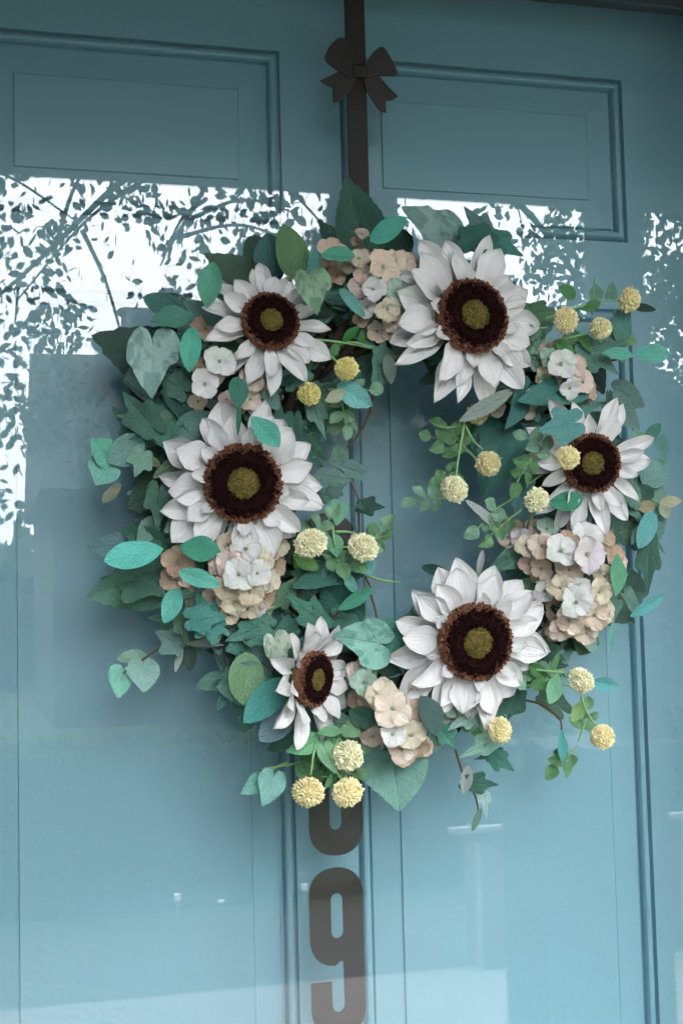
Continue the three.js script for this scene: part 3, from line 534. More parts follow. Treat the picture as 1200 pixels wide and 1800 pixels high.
leaf('heart', rgb(54, 100, 84), at(0.1044, -0.1071, 0.0240), at(0.1126, -0.1346, 0.0300), 0.0316, 0);
leaf('ivy', rgb(84, 120, 100), at(0.1275, -0.2058, 0.0300), at(0.0952, -0.1717, 0.0400), 0.0263, 0);
leaf('ivy', rgb(62, 110, 92), at(0.0370, -0.1962, 0.0400), at(0.0666, -0.2137, 0.0500), 0.0263, 0);
leaf('heart', rgb(60, 100, 84), at(-0.1489, 0.2315, 0.0100), at(-0.1719, 0.2131, 0.0140), 0.0316, 0);
leaf('heart', rgb(46, 88, 74), at(-0.0142, 0.2372, 0.0120), at(-0.0198, 0.2645, 0.0140), 0.0316, 0);
// smaller leaves tucked between the flowers
{
  const r = rng(1234), tones = [rgb(86, 136, 120), rgb(104, 158, 142), rgb(72, 120, 104), rgb(104, 150, 134), rgb(78, 128, 110), rgb(96, 138, 104), rgb(52, 92, 78), rgb(120, 166, 150)];
  let n = 0;
  while (n < 240) {
    const a = r() * 6.2832, q = 0.166 + (r() + r() - 1) * 0.062, b = at(q * Math.cos(a), q * Math.sin(a), 0.03 + 0.022 * r());
    const d = a + (r() - 0.5) * 4.2, l = 0.02 + 0.02 * r(), t = b.clone().add(at(Math.cos(d) * l, Math.sin(d) * l, (r() - 0.5) * 0.024));
    const h = Math.hypot(t.x, t.y); if (h < 0.118 || h > 0.232) continue;
    leaf(['ivy', 'oval', 'ivy', 'heart'][n % 4], tones[Math.floor(r() * 8)], b, t, l * (0.4 + 0.5 * r()), (r() - 0.5) * 90); n++;
  }
}
// looser leaves that spill out on the left and below
{
  const r = rng(321), tones = [rgb(92, 138, 122), rgb(112, 158, 142), rgb(76, 120, 104), rgb(134, 172, 158), rgb(106, 146, 118), rgb(120, 166, 156)];
  for (let i = 0; i < 104; i++) {
    const a = i < 84 ? (142 + 118 * r()) * R : (-48 + 90 * r()) * R, q = i < 84 ? 0.2 + (0.02 + 0.062 * Math.max(0, Math.cos((a - 3.1) * 1.25))) * (0.2 + 0.8 * r()) : 0.19 + 0.045 * r(), b = at(q * Math.cos(a), q * Math.sin(a), 0.01 + 0.045 * r()), d = a + (r() - 0.5) * 3, l = 0.024 + 0.024 * r();
    leaf(['ivy', 'heart', 'ivy', 'oval'][i % 4], tones[i % 6], b, b.clone().add(at(Math.cos(d) * l, Math.sin(d) * l, (r() - 0.4) * 0.02)), l * (0.5 + 0.5 * r()), (r() - 0.5) * 70);
  }
}
// stems and twigs
const stemMats = { g: std(alb(0x7aa46c, 1.2), 0.7), b: std(alb(0x5c4a38, 1.2), 0.9) };
function stem(kind, pts) {
  const g = limb(pts, kind === 'g' ? 0.0014 : 0.0012, 0.0008);
  part(kind === 'g' ? 'stem' : 'twig', g, stemMats[kind], wreath);
}
stem('g', [at(-0.1061, 0.1227, 0.0500), at(-0.0808, 0.1356, 0.0580), at(-0.0587, 0.1304, 0.0660)]);
stem('g', [at(-0.1137, 0.1394, 0.0500), at(-0.0867, 0.1350, 0.0600), at(-0.0562, 0.1321, 0.0520)]);
stem('g', [at(-0.0962, 0.1238, 0.0540), at(-0.0910, 0.1137, 0.0660), at(-0.0907, 0.1063, 0.0840)]);
stem('g', [at(0.0299, 0.0639, 0.0600), at(0.0255, 0.0497, 0.0660), at(0.0194, 0.0303, 0.0720), at(0.0138, 0.0062, 0.0760)]);
stem('g', [at(0.0086, 0.0600, 0.0480), at(0.0170, 0.0579, 0.0560), at(0.0281, 0.0607, 0.0600)]);
stem('g', [at(0.0298, 0.0613, 0.0600), at(0.0389, 0.0453, 0.0600), at(0.0477, 0.0373, 0.0600)]);
stem('g', [at(-0.1152, -0.2175, 0.0580), at(-0.1237, -0.2331, 0.0700), at(-0.1278, -0.2535, 0.0720)]);
stem('g', [at(-0.0958, -0.2192, 0.0600), at(-0.1072, -0.2362, 0.0720), at(-0.1040, -0.2528, 0.0720), at(-0.0964, -0.2619, 0.0700)]);
stem('g', [at(0.0874, -0.1689, 0.0520), at(0.1025, -0.1710, 0.0700), at(0.1253, -0.1737, 0.0740)]);
stem('g', [at(0.0876, -0.1850, 0.0500), at(0.1048, -0.1792, 0.0640), at(0.1223, -0.1769, 0.0700)]);
stem('g', [at(0.1331, -0.1958, 0.0700), at(0.1429, -0.2149, 0.0660), at(0.1530, -0.2262, 0.0620)]);
stem('g', [at(0.1170, 0.1639, 0.0600), at(0.1382, 0.1716, 0.0660), at(0.1721, 0.1829, 0.0580), at(0.2005, 0.1855, 0.0560)]);
stem('g', [at(0.1267, 0.1429, 0.0560), at(0.1479, 0.1478, 0.0620), at(0.1661, 0.1527, 0.0680)]);
stem('g', [at(0.1740, 0.2074, 0.0500), at(0.1707, 0.1833, 0.0560), at(0.1684, 0.1701, 0.0520)]);
stem('g', [at(-0.0981, -0.0393, 0.0660), at(-0.0864, -0.0392, 0.0620), at(-0.0746, -0.0416, 0.0580)]);
stem('g', [at(-0.1006, -0.0342, 0.0660), at(-0.1014, -0.0447, 0.0700), at(-0.0980, -0.0574, 0.0680)]);
stem('g', [at(0.2058, 0.0077, 0.0360), at(0.2238, -0.0024, 0.0360), at(0.2362, -0.0119, 0.0420)]);
stem('g', [at(0.0932, -0.0372, 0.0500), at(0.0868, -0.0233, 0.0800), at(0.0848, -0.0163, 0.0920)]);
stem('g', [at(0.1128, 0.0139, 0.0800), at(0.1042, 0.0143, 0.0760), at(0.0892, 0.0042, 0.0700)]);
stem('g', [at(0.0514, -0.2124, 0.0600), at(0.0507, -0.2159, 0.0700)]);
stem('g', [at(-0.1396, -0.2457, 0.0340), at(-0.1533, -0.2511, 0.0340), at(-0.1650, -0.2606, 0.0340)]);
stem('g', [at(-0.1150, -0.2413, 0.0400), at(-0.1327, -0.2469, 0.0360), at(-0.1648, -0.2505, 0.0340)]);
stem('g', [at(-0.0679, -0.0777, 0.0500), at(-0.0505, -0.0831, 0.0460), at(-0.0312, -0.0854, 0.0400)]);
stem('b', [at(-0.0439, 0.0973, 0.0120), at(-0.0490, 0.0750, 0.0140), at(-0.0631, 0.0528, 0.0160), at(-0.0836, 0.0350, 0.0180)]);
stem('b', [at(-0.2449, -0.1350, 0.0400), at(-0.2545, -0.1398, 0.0360), at(-0.2664, -0.1475, 0.0340)]);
stem('b', [at(-0.2664, -0.1475, 0.0340), at(-0.2745, -0.1532, 0.0340), at(-0.2866, -0.1608, 0.0340)]);
stem('b', [at(-0.0985, -0.1185, 0.0500), at(-0.0901, -0.1034, 0.0600), at(-0.0684, -0.0884, 0.0600)]);
stem('b', [at(0.0186, -0.2417, 0.0400), at(0.0269, -0.2670, 0.0380), at(0.0383, -0.2862, 0.0360), at(0.0423, -0.3077, 0.0340)]);
stem('b', [at(0.0926, -0.1990, 0.0300), at(0.1111, -0.2049, 0.0340), at(0.1249, -0.2191, 0.0400), at(0.1248, -0.2286, 0.0420)]);
stem('b', [at(0.2103, 0.1330, 0.0500), at(0.1796, 0.1254, 0.0500), at(0.1543, 0.1289, 0.0400)]);
stem('b', [at(-0.0929, 0.0271, 0.0400), at(-0.0796, 0.0117, 0.0460), at(-0.0714, -0.0062, 0.0460), at(-0.0690, -0.0197, 0.0440)]);
stem('b', [at(-0.0689, -0.0171, 0.0440), at(-0.0651, -0.0147, 0.0460)]);
stem('b', [at(-0.0690, -0.0194, 0.0400), at(-0.0669, -0.0455, 0.0340)]);
stem('b', [at(-0.0610, -0.0906, 0.0400), at(-0.0562, -0.1117, 0.0440), at(-0.0603, -0.1298, 0.0600)]);
stem('b', [at(-0.2337, -0.1343, 0.0400), at(-0.2159, -0.1307, 0.0500), at(-0.1954, -0.1237, 0.0500)]);
stem('b', [at(-0.0668, -0.0776, 0.0460), at(-0.0614, -0.0935, 0.0540)]);
// sprigs of paired round leaves
const roundGeo = [0, 1, 2].map(k => { const g = leafGeo('oval', 400 + k); g.scale(1, 1, 1.4); return g; });
const roundMats = [[118, 168, 120], [136, 182, 146], [98, 150, 98], [142, 186, 158]].map(c => std(alb(rgb(...c), LEAF), 0.72, { map: leafTex.oval, bumpMap: leafBump.oval, bumpScale: 0.0012 }));
const sr = rng(650);
function sprig(p, ang, len) {
  const dir = at(Math.cos(ang), Math.sin(ang), 0.03 + 0.18 * sr()).normalize(), side = at(-dir.y, dir.x, 0), bend = (sr() - 0.5) * 0.5 * len;
  const on = t => p.clone().addScaledVector(dir, len * t).addScaledVector(side, bend * t * t);
  part('stem', limb([on(0), on(0.5), on(1)], 0.001, 0.0006), stemMats.g, wreath);
  const rm = roundMats[Math.floor(sr() * 4)];
  for (const [t, s] of [[0.35, 1], [0.42, -1], [0.68, 1], [0.74, -1], [1, 0.15]]) {
    const y = side.clone().multiplyScalar(s).addScaledVector(dir, 0.7).add(at(0, 0, (sr() - 0.3) * 0.8)).normalize(), z = at(0, 0, 1).addScaledVector(y, -y.z).normalize();
    const m = part('eucalyptus_leaf', roundGeo[Math.floor(sr() * 3)], rm, wreath), l = 0.012 + 0.006 * sr();
    m.quaternion.setFromRotationMatrix(new THREE.Matrix4().makeBasis(y.clone().cross(z), y, z)); m.rotateY((sr() - 0.5) * 1.4); m.position.copy(on(t)); m.scale.set(l * 0.8, l, l * 0.8);
  }
}
// sunflowers
const petalTex = tex(256, (u, v) => 0.95 + 0.05 * (noise(u * 40, v * 4, 21) - 0.5) + 0.07 * (noise(u * 110, v * 110, 22) - 0.5) + 0.04 * (noise(u * 5, v * 5, 23) - 0.5));
const petalBump = tex(256, (u, v) => 0.5 + 0.55 * (noise(u * 26, v * 3, 24) - 0.5) + 0.35 * (noise(u * 90, v * 90, 25) - 0.5) + 0.5 * (noise(u * 6, v * 5, 26) - 0.5));
const petalMat = std(lin(0.79, 0.782, 0.775), 0.85, { map: petalTex, bumpMap: petalBump, bumpScale: 0.0009 });
function petalGeo(seed) {
  const r = rng(seed), ph = r() * 6, ph2 = r() * 6, n = 14, m = 8, pos = [], uv = [], idx = [], bend = 0.05 + 0.4 * r() * r(), tw = (r() - 0.5) * 0.5, cup = 0.18 + 0.3 * r();
  for (let i = 0; i <= n; i++) for (let j = 0; j <= m; j++) {
    const t = i / n, v = j / m * 2 - 1, w = 0.5 * (t < 0.58 ? 0.42 + 0.58 * Math.sin(Math.PI / 2 * t / 0.58) : Math.pow(Math.max(0, Math.cos(Math.PI / 2 * (t - 0.58) / 0.42)), 0.8));
    const x = w * v * (1 + 0.08 * Math.sin(t * 11 + ph)) + 0.03 * Math.sin(t * 4 + ph2);
    const z = cup * (v * v * w) - bend * t * t + tw * v * w * t + 0.045 * Math.sin(v * 4.5 + ph) * t * (1 - 0.5 * t) + 0.07 * (noise(t * 5 + seed * 3, v * 2.2, ph) - 0.5) - 0.05 * Math.max(0, 1 - Math.abs(v) * 4) * Math.sin(Math.PI * t);
    pos.push(x, t, z); uv.push(v * 0.5 + 0.5, t);
  }
  for (let i = 0; i < n; i++) for (let j = 0; j < m; j++) { const a = i * (m + 1) + j, b = a + m + 1; idx.push(a, a + 1, b + 1, a, b + 1, b); }
  const g = new THREE.BufferGeometry(); g.setAttribute('position', new THREE.Float32BufferAttribute(pos, 3)); g.setAttribute('uv', new THREE.Float32BufferAttribute(uv, 2)); g.setIndex(idx); g.computeVertexNormals(); return g;
}
const petals = [1, 2, 3, 4, 5, 6, 7, 8, 9].map(k => petalGeo(k * 13));
// disc in units of its radius, facing +z
function tufts(n, place, size, seed, spread) {
  const r = rng(seed), out = [], o = new THREE.Object3D();
  for (let i = 0; i < n; i++) {
    const [p, d] = place(r, i), g = new THREE.TetrahedronGeometry(1, 0); g.deleteAttribute('uv');
    o.position.copy(p); o.lookAt(p.clone().add(d).add(at((r() - 0.5) * spread, (r() - 0.5) * spread, (r() - 0.5) * spread))); o.rotateZ(r() * 6);
    const s = size * (0.6 + 0.8 * r()); o.scale.set(s, s, s * (1.2 + 1.6 * r())); o.updateMatrix(); g.applyMatrix4(o.matrix); out.push(g);
  }
  return mergeGeometries(out);
}
const lathe = p => { const g = new THREE.LatheGeometry(p.map(a => new THREE.Vector2(...a)), 40).rotateX(Math.PI / 2); g.deleteAttribute('uv'); return g.toNonIndexed(); };
const pol = (a, q, z) => at(Math.cos(a) * q, Math.sin(a) * q, z);
const ringGeo = mergeGeometries([lathe([[0.3, 0.1], [0.44, 0.3], [0.62, 0.38], [0.8, 0.3], [0.93, 0.08], [0.94, -0.25]]),
  tufts(900, r => { const a = r() * 6.2832, q = 0.42 + 0.5 * r(), z = 0.36 - 1.6 * (q - 0.64) ** 2; return [pol(a, q, z), pol(a, (q - 0.64) * 1.2, 0.7)]; }, 0.035, 4, 0.7)]);
const rimGeo = mergeGeometries([lathe([[0.86, 0.1], [0.95, 0.14], [1.0, 0.03], [0.97, -0.14]]),
  tufts(330, r => { const a = r() * 6.2832, q = 0.88 + 0.12 * r(); return [pol(a, q, 0.2 - (q - 0.9) * 0.9 + 0.05 * r()), pol(a, 0.6, 0.5)]; }, 0.055, 5, 1.6)]);
const heartGeo = mergeGeometries([lathe([[0.0001, 0.36], [0.2, 0.34], [0.38, 0.26], [0.44, 0.1]]),
  tufts(420, r => { const a = r() * 6.2832, q = 0.44 * Math.sqrt(r()); return [pol(a, q, 0.36 - 0.6 * q * q), pol(a, q, 1)]; }, 0.028, 6, 0.9)]);
for (const g of [ringGeo, rimGeo, heartGeo]) g.computeVertexNormals();
const backGeo = new THREE.LatheGeometry([[0.02, -0.6], [0.5, -0.55], [0.9, -0.32], [1.0, -0.12]].map(a => new THREE.Vector2(...a)), 24).rotateX(Math.PI / 2);
const discMats = { ring: new THREE.MeshPhysicalMaterial({ color: lin(0.016, 0.004, 0.004), roughness: 1, specularIntensity: 0.25, side: THREE.DoubleSide }), rim: std(lin(0.19, 0.078, 0.038), 0.9), heart: std(lin(0.15, 0.115, 0.022), 0.9), back: std(alb(0x4a7048, 1.2), 0.9) };
const speck = std(lin(0.1, 0.03, 0.018), 0.9);
const speckGeo = tufts(150, r => { const a = r() * 6.2832, q = 0.8 + 0.2 * r(); return [pol(a, q, 0.3 - (q - 0.8) * 0.8), pol(a, 0.5, 0.6)]; }, 0.06, 15, 1.6); speckGeo.computeVertexNormals();
function sunflower(p, discR, reach, yaw, pitch, seed, layers, slim = 1, foot = 0.82) {
  const r = rng(seed), f = grp('sunflower', wreath, p); f.rotation.set(pitch * R, yaw * R, 0, 'YXZ');
  for (const [name, g, m] of [['seed_ring', ringGeo, discMats.ring], ['disc_rim', rimGeo, discMats.rim], ['disc_rim', speckGeo, speck], ['disc_heart', heartGeo, discMats.heart], ['calyx', backGeo, discMats.back]]) {
    const d = part(name, g, m, f); d.scale.setScalar(discR); d.rotation.z = r() * 6;
  }
  layers.forEach(([count, length, tilt, z], li) => {
    for (let i = 0; i < count; i++) {
      const a = (i + li * 0.5 + (r() - 0.5) * 0.7) / count * 6.2832, l = (reach * length - discR * 0.82) * (0.8 + 0.3 * r()), w = slim * Math.min(l * 0.72, reach * 0.36) * (0.78 + 0.4 * r());
      const m = part('petal', petals[Math.floor(r() * 9)], petalMat, f);
      m.rotation.order = 'ZXY'; m.rotation.set(((typeof tilt === 'function' ? tilt(a) : tilt) + (r() - 0.5) * 22) * R, (r() - 0.5) * 36 * R, a - Math.PI / 2);
      m.position.set(Math.cos(a) * discR * foot, Math.sin(a) * discR * foot, z * discR + (r() - 0.5) * 0.15 * discR); m.scale.set(w, l, l * 0.8);
    }
  });
  return f;
}
const big = [[15, 1.06, 4, -0.42], [13, 0.92, 15, -0.2], [8, 0.66, 28, -0.02]];
sunflower(at(-0.1565, 0.1483, 0.0740), 0.0263, 0.0595, 4, -8, 3, [[13, 1.06, 6, -0.4], [10, 0.84, 18, -0.15]], 0.8);
sunflower(at(0.0316, 0.1574, 0.0820), 0.0347, 0.0789, 6, -4, 5, big, 0.86);
sunflower(at(-0.1853, 0.0030, 0.0800), 0.0342, 0.0726, -4, 4, 7, big, 0.96);
sunflower(at(0.1435, 0.0212, 0.0880), 0.0274, 0.0642, -6, 4, 9, [[15, 1.06, 4, -0.4], [11, 0.82, 16, -0.15]], 0.74);
sunflower(at(0.0242, -0.1407, 0.0840), 0.0347, 0.0774, 2, 8, 12, big, 0.9);
sunflower(at(-0.1253, -0.1695, 0.0740), 0.0242, 0.0547, 40, 6, 14, [[13, 1.06, 20, -0.3], [11, 0.86, 40, -0.2]], 0.95, 0.96);
// hydrangea heads
const tints = { w: [0xe8e3e3, 0xdadfd8], m: [0xb4cdbb, 0xa6c4b4], p: [0xeccdb8, 0xf0d8c8], c: [0xe0d0b4, 0xe8dcc6], t: [0xc2a68e, 0xd0b6a0], k: [0xe4c2b6, 0xe8d6cc], l: [0xd2c6d0, 0xd8d4cc] };
const floretMat = std(lin(1, 1, 1), 0.85, { vertexColors: true, map: repeat(petalTex, 0.6, 0.6), bumpMap: repeat(petalBump, 0.6, 0.6), bumpScale: 0.0011 });
function floretGeo(key, seed) {
  const r = rng(seed), out = [], [h0, h1] = tints[key], c0 = alb(h0, 1.12), c1 = alb(h1, 1.12), c = new THREE.Color();
  for (let k = 0; k < 4; k++) {
    const n = 7, m = 8, pos = [], col = [], uv = [], idx = [], cup = 0.25 + 0.35 * r(), lift = 0.15 + 0.5 * r(), ph = r() * 6, sz = 0.9 + 0.22 * r(), mix = r();
    for (let i = 0; i <= n; i++) for (let j = 0; j <= m; j++) {
      const t = i / n, v = j / m * 2 - 1, w = 0.56 * Math.pow(Math.sin(Math.PI * Math.min(1, 0.08 + 0.92 * Math.pow(t, 1.25)) * 0.999), 0.6), y = 0.06 + t * 0.98 - 0.05 * v * v * t;
      pos.push(w * v * sz, y * sz, lift * t - 0.3 * t * t + cup * v * v * w * 0.7 + 0.05 * Math.sin(6 * v + ph) * t + 0.04 * Math.sin(7 * t + ph)); uv.push(v, t);
      c.copy(c0).lerp(c1, mix).multiplyScalar(0.97); col.push(c.r, c.g, c.b);
    }
    for (let i = 0; i < n; i++) for (let j = 0; j < m; j++) { const a = i * (m + 1) + j, b = a + m + 1; idx.push(a, a + 1, b + 1, a, b + 1, b); }
    const g = new THREE.BufferGeometry(); g.setAttribute('position', new THREE.Float32BufferAttribute(pos, 3)); g.setAttribute('uv', new THREE.Float32BufferAttribute(uv, 2)); g.setAttribute('color', new THREE.Float32BufferAttribute(col, 3)); g.setIndex(idx); g.computeVertexNormals();
    g.rotateZ(k * Math.PI / 2 + (r() - 0.5) * 0.3); g.translate(0, 0, 0.03 * (k % 2)); out.push(g);
  }
  const b = new THREE.SphereGeometry(0.12, 8, 6).translate(0, 0, 0.1), bc = alb(0xa8b08a, 1.1), col = []; for (let i = 0; i < b.attributes.position.count; i++) col.push(bc.r, bc.g, bc.b);
  b.setAttribute('color', new THREE.Float32BufferAttribute(col, 3)); out.push(b);
  return mergeGeometries(out);
}
const florets = {}; Object.keys(tints).forEach((k, i) => { florets[k] = [0, 1, 2].map(j => floretGeo(k, 100 + i * 9 + j)); });
let head = null;
const fr = rng(500);
function cluster(p) { head = grp('hydrangea', wreath, p); }
function floret(key, p, size, again) {
  const m = part('floret', florets[key][Math.floor(fr() * 3)], floretMat, head), o = p.clone().sub(head.position);
  m.position.copy(o); m.rotation.order = 'YXZ';
  m.rotation.set((-o.y * 520 * (0.4 + 0.6 * fr()) + (fr() - 0.5) * 24) * R, (o.x * 520 * (0.4 + 0.6 * fr()) + (fr() - 0.5) * 24) * R, fr() * 6); m.scale.setScalar(size);
  if (!again) { const a = fr() * 6.2832; floret(['w', 'c', 'p', 'k', 'c', 't'][Math.floor(fr() * 6)], p.clone().add(at(Math.cos(a) * size * 0.8, Math.sin(a) * size * 0.8, -0.007 - 0.006 * fr())), size * 0.85, true); }
}
cluster(at(-0.0471, 0.2004, 0.0300));
floret('p', at(-0.0511, 0.2019, 0.0780), 0.0166);
floret('p', at(-0.0308, 0.2086, 0.0660), 0.0141);
floret('c', at(-0.0678, 0.2144, 0.0580), 0.0116);
floret('w', at(-0.0614, 0.1810, 0.0800), 0.0129);
floret('m', at(-0.0375, 0.1792, 0.0760), 0.0133);
floret('c', at(-0.0466, 0.1645, 0.0740), 0.0125);
floret('c', at(-0.0645, 0.1953, 0.0600), 0.0116);
floret('p', at(-0.0377, 0.1557, 0.0620), 0.0116);
floret('p', at(-0.0911, 0.2240, 0.0480), 0.0125);
floret('t', at(-0.0933, 0.2088, 0.0400), 0.0125);
floret('c', at(-0.0756, 0.2102, 0.0500), 0.0108);
floret('p', at(-0.0645, 0.2371, 0.0600), 0.0075);
floret('t', at(-0.0852, 0.2005, 0.0440), 0.0100);
floret('p', at(-0.0153, 0.2047, 0.0520), 0.0108);
floret('p', at(-0.0491, 0.1492, 0.0480), 0.0108);
floret('w', at(-0.0201, 0.1735, 0.0640), 0.0100);
floret('w', at(-0.0632, 0.1673, 0.0660), 0.0108);
cluster(at(-0.1890, 0.1083, 0.0300));
floret('w', at(-0.2035, 0.1105, 0.0800), 0.0146);
floret('w', at(-0.2163, 0.0912, 0.0760), 0.0146);
floret('p', at(-0.1721, 0.0977, 0.0640), 0.0121);
floret('t', at(-0.2088, 0.1477, 0.0420), 0.0141);
floret('t', at(-0.2184, 0.1372, 0.0360), 0.0108);
floret('p', at(-0.1723, 0.0812, 0.0580), 0.0112);
floret('k', at(-0.1930, 0.0818, 0.0520), 0.0091);
floret('c', at(-0.2175, 0.0806, 0.0440), 0.0091);
floret('w', at(-0.1661, 0.0719, 0.0520), 0.0083);
floret('t', at(-0.1820, 0.1156, 0.0440), 0.0100);
floret('c', at(-0.1757, 0.1297, 0.0400), 0.0100);
cluster(at(-0.1863, -0.0788, 0.0300));
floret('c', at(-0.1969, -0.0501, 0.0660), 0.0125);
floret('w', at(-0.1834, -0.0545, 0.0800), 0.0141);
floret('c', at(-0.1696, -0.0645, 0.0760), 0.0125);
floret('c', at(-0.1541, -0.0554, 0.0620), 0.0100);
floret('k', at(-0.2059, -0.0673, 0.0720), 0.0108);
floret('w', at(-0.1914, -0.0770, 0.0880), 0.0146);
floret('w', at(-0.1749, -0.0762, 0.0860), 0.0125);
floret('c', at(-0.2023, -0.0864, 0.0780), 0.0125);
floret('c', at(-0.1809, -0.0919, 0.0840), 0.0137);
floret('c', at(-0.1620, -0.0830, 0.0720), 0.0116);
floret('t', at(-0.1536, -0.0695, 0.0580), 0.0108);
floret('c', at(-0.1933, -0.1014, 0.0740), 0.0129);
floret('p', at(-0.2086, -0.0800, 0.0660), 0.0100);
floret('t', at(-0.2397, -0.0640, 0.0540), 0.0158);
floret('t', at(-0.2433, -0.0786, 0.0420), 0.0116);
floret('t', at(-0.2198, -0.0912, 0.0400), 0.0133);
floret('p', at(-0.2089, -0.0968, 0.0600), 0.0116);
floret('t', at(-0.1635, -0.0977, 0.0580), 0.0116);
floret('c', at(-0.1967, -0.1111, 0.0640), 0.0108);
floret('c', at(-0.1797, -0.1065, 0.0660), 0.0108);
floret('c', at(-0.2245, -0.0740, 0.0460), 0.0100);
cluster(at(0.1491, -0.0786, 0.0300));
floret('p', at(0.0961, -0.0549, 0.0780), 0.0141);
floret('w', at(0.1076, -0.0601, 0.0940), 0.0154);
floret('l', at(0.1321, -0.0642, 0.0960), 0.0191);
floret('t', at(0.1654, -0.0481, 0.0580), 0.0125);
floret('t', at(0.1762, -0.0646, 0.0600), 0.0108);
floret('p', at(0.1200, -0.0777, 0.0840), 0.0133);
floret('p', at(0.0985, -0.0757, 0.0680), 0.0116);
floret('w', at(0.1220, -0.1074, 0.0920), 0.0154);
floret('p', at(0.1441, -0.1193, 0.0840), 0.0154);
floret('p', at(0.1208, -0.1240, 0.0780), 0.0141);
floret('p', at(0.1413, -0.1362, 0.0700), 0.0116);
floret('k', at(0.1067, -0.0874, 0.0640), 0.0116);
floret('c', at(0.1111, -0.0933, 0.0820), 0.0137);
floret('c', at(0.1490, -0.0983, 0.0840), 0.0129);
floret('k', at(0.1397, -0.0339, 0.0600), 0.0108);
floret('m', at(0.1083, -0.0381, 0.0620), 0.0116);
floret('t', at(0.1626, -0.0374, 0.0460), 0.0125);
floret('p', at(0.1850, -0.0711, 0.0560), 0.0083);
floret('c', at(0.1593, -0.0834, 0.0760), 0.0125);
floret('t', at(0.1208, -0.1132, 0.0480), 0.0125);
floret('t', at(0.1185, -0.1358, 0.0460), 0.0108);
floret('t', at(0.1358, -0.0442, 0.0520), 0.0108);
floret('k', at(0.0980, -0.0615, 0.0500), 0.0100);
cluster(at(-0.0314, -0.2081, 0.0300));
floret('p', at(-0.0570, -0.1972, 0.0920), 0.0179);
floret('k', at(-0.0644, -0.1854, 0.0720), 0.0125);
floret('m', at(-0.0762, -0.1750, 0.0700), 0.0129);
floret('p', at(-0.0351, -0.2016, 0.0760), 0.0125);
floret('w', at(-0.0564, -0.2199, 0.0880), 0.0141);
floret('c', at(-0.0370, -0.2224, 0.0800), 0.0146);
floret('p', at(-0.0433, -0.2361, 0.0700), 0.0125);
floret('t', at(-0.0599, -0.2152, 0.0540), 0.0125);
floret('t', at(-0.0238, -0.2350, 0.0580), 0.0108);
floret('k', at(-0.0655, -0.2240, 0.0560), 0.0108);
floret('p', at(-0.0679, -0.1921, 0.0580), 0.0108);
floret('p', at(-0.0259, -0.1836, 0.0660), 0.0125);
floret('k', at(0.0030, -0.2075, 0.0480), 0.0108);
floret('m', at(-0.0730, -0.1612, 0.0600), 0.0091);
floret('m', at(-0.0036, -0.2320, 0.0440), 0.0100);
floret('m', at(0.0092, -0.1983, 0.0580), 0.0125);
cluster(at(0.1309, 0.1096, 0.0300));
floret('w', at(0.1227, 0.1170, 0.0760), 0.0146);
floret('k', at(0.1388, 0.1158, 0.0700), 0.0125);
floret('m', at(0.1155, 0.1245, 0.0640), 0.0116);
floret('k', at(0.1483, 0.1019, 0.0660), 0.0125);
floret('w', at(0.1324, 0.0951, 0.0720), 0.0112);
floret('c', at(0.1127, 0.1080, 0.0580), 0.0108);
floret('c', at(0.1291, 0.1367, 0.0540), 0.0100);
floret('c', at(0.1629, 0.0946, 0.0520), 0.0091);
floret('p', at(0.1315, 0.1066, 0.0620), 0.0116);
floret('m', at(0.1099, 0.1200, 0.0520), 0.0100);
floret('p', at(0.0973, 0.0858, 0.0580), 0.0108);
floret('t', at(0.0889, 0.0996, 0.0400), 0.0083);
floret('p', at(0.0965, 0.0758, 0.0520), 0.0091);
floret('p', at(0.0707, 0.0811, 0.0400), 0.0100);
cluster(at(0.0835, -0.0393, 0.0300));
floret('k', at(0.0698, -0.0434, 0.0500), 0.0100);
floret('t', at(0.0832, -0.0368, 0.0460), 0.0100);
floret('l', at(0.0828, -0.0461, 0.0560), 0.0108);
floret('t', at(0.0689, -0.0352, 0.0400), 0.0075);
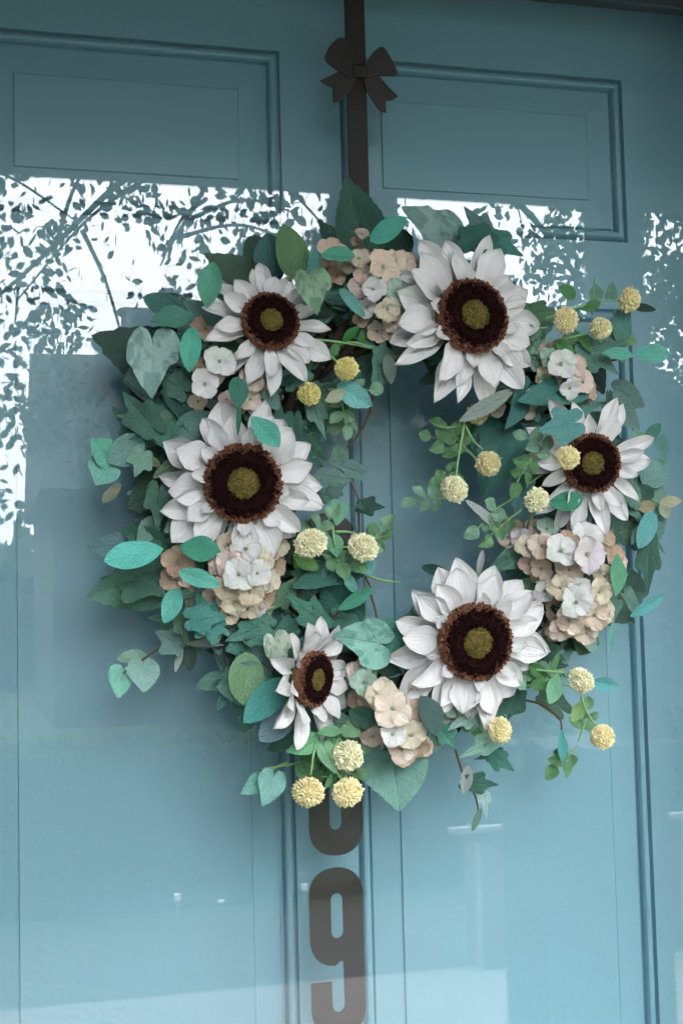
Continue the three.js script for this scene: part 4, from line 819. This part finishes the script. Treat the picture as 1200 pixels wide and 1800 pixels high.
// cream button blooms
const bloomMats = [0xe6dc96, 0xf2e4ba, 0xefdfae, 0xf2e7c4].map(c => std(alb(c, 1.06), 0.88));
let bloomNo = 0;
function bloomGeo(seed) {
  const r = rng(seed), out = [new THREE.IcosahedronGeometry(0.66, 2)], o = new THREE.Object3D(); out[0].deleteAttribute('uv');
  const n = 170, src = new THREE.SphereGeometry(1, 7, 5); src.deleteAttribute('uv'); const sp = src.toNonIndexed();
  for (let i = 0; i < n; i++) {
    const z = 1 - 1.6 * (i + 0.5) / n, q = Math.sqrt(1 - z * z), a = i * 2.39996, d = at(q * Math.cos(a), q * Math.sin(a), z);
    o.position.copy(d).multiplyScalar(0.82 + 0.12 * r()); o.lookAt(d.clone().multiplyScalar(3).add(at((r() - 0.5) * 1.2, (r() - 0.5) * 1.2, (r() - 0.5)))); o.rotateZ(r() * 6);
    o.scale.set(0.1 + 0.09 * r(), 0.03 + 0.03 * r(), 0.12 + 0.2 * r() * r()); o.updateMatrix(); out.push(sp.clone().applyMatrix4(o.matrix));
  }
  return mergeGeometries(out);
}
const blooms = [1, 2, 3, 4, 5].map(bloomGeo);
const br = rng(900);
function bloom(p, size) {
  const m = part('button_bloom', blooms[Math.floor(br() * 5)], bloomMats[bloomNo++ < 2 ? 0 : 1 + Math.floor(br() * 3)], wreath); m.position.copy(p); m.rotation.set((br() - 0.3) * 1.0, (br() - 0.5) * 1.2, br() * 6); m.scale.set(size * (0.74 + 0.32 * br()), size * (0.78 + 0.24 * br()), size * 0.85);
  for (let k = 0; k < 2; k++) { const b = p.clone().add(at((br() - 0.5) * 0.03, (br() - 0.5) * 0.03, -0.034)); sprig(b, Math.atan2(-p.y, -p.x) + (br() - 0.5) * 3.6, 0.03 + 0.014 * br()); }
}
bloom(at(-0.0913, 0.1048, 0.0920), 0.0126);
bloom(at(-0.1209, 0.0853, 0.0700), 0.0126);
bloom(at(0.1259, 0.1573, 0.0840), 0.0126);
bloom(at(0.1662, 0.1531, 0.0740), 0.0126);
bloom(at(0.2045, 0.1853, 0.0600), 0.0121);
bloom(at(0.0505, 0.0232, 0.0660), 0.0121);
bloom(at(0.0103, -0.0023, 0.0820), 0.0126);
bloom(at(0.1051, 0.0223, 0.1220), 0.0131);
bloom(at(0.0809, -0.0137, 0.1040), 0.0131);
bloom(at(-0.1289, -0.0510, 0.0960), 0.0141);
bloom(at(-0.0780, -0.0544, 0.0840), 0.0136);
bloom(at(0.1273, -0.1802, 0.0840), 0.0141);
bloom(at(0.0477, -0.2217, 0.0800), 0.0126);
bloom(at(0.1554, -0.2340, 0.0660), 0.0126);
bloom(at(-0.0948, -0.2378, 0.0780), 0.0141);
bloom(at(-0.1321, -0.2674, 0.0780), 0.0141);
bloom(at(-0.0951, -0.2705, 0.0740), 0.0136);
bloom(at(0.0492, 0.0730, 0.0440), 0.0111);

renderer.render(scene, camera);
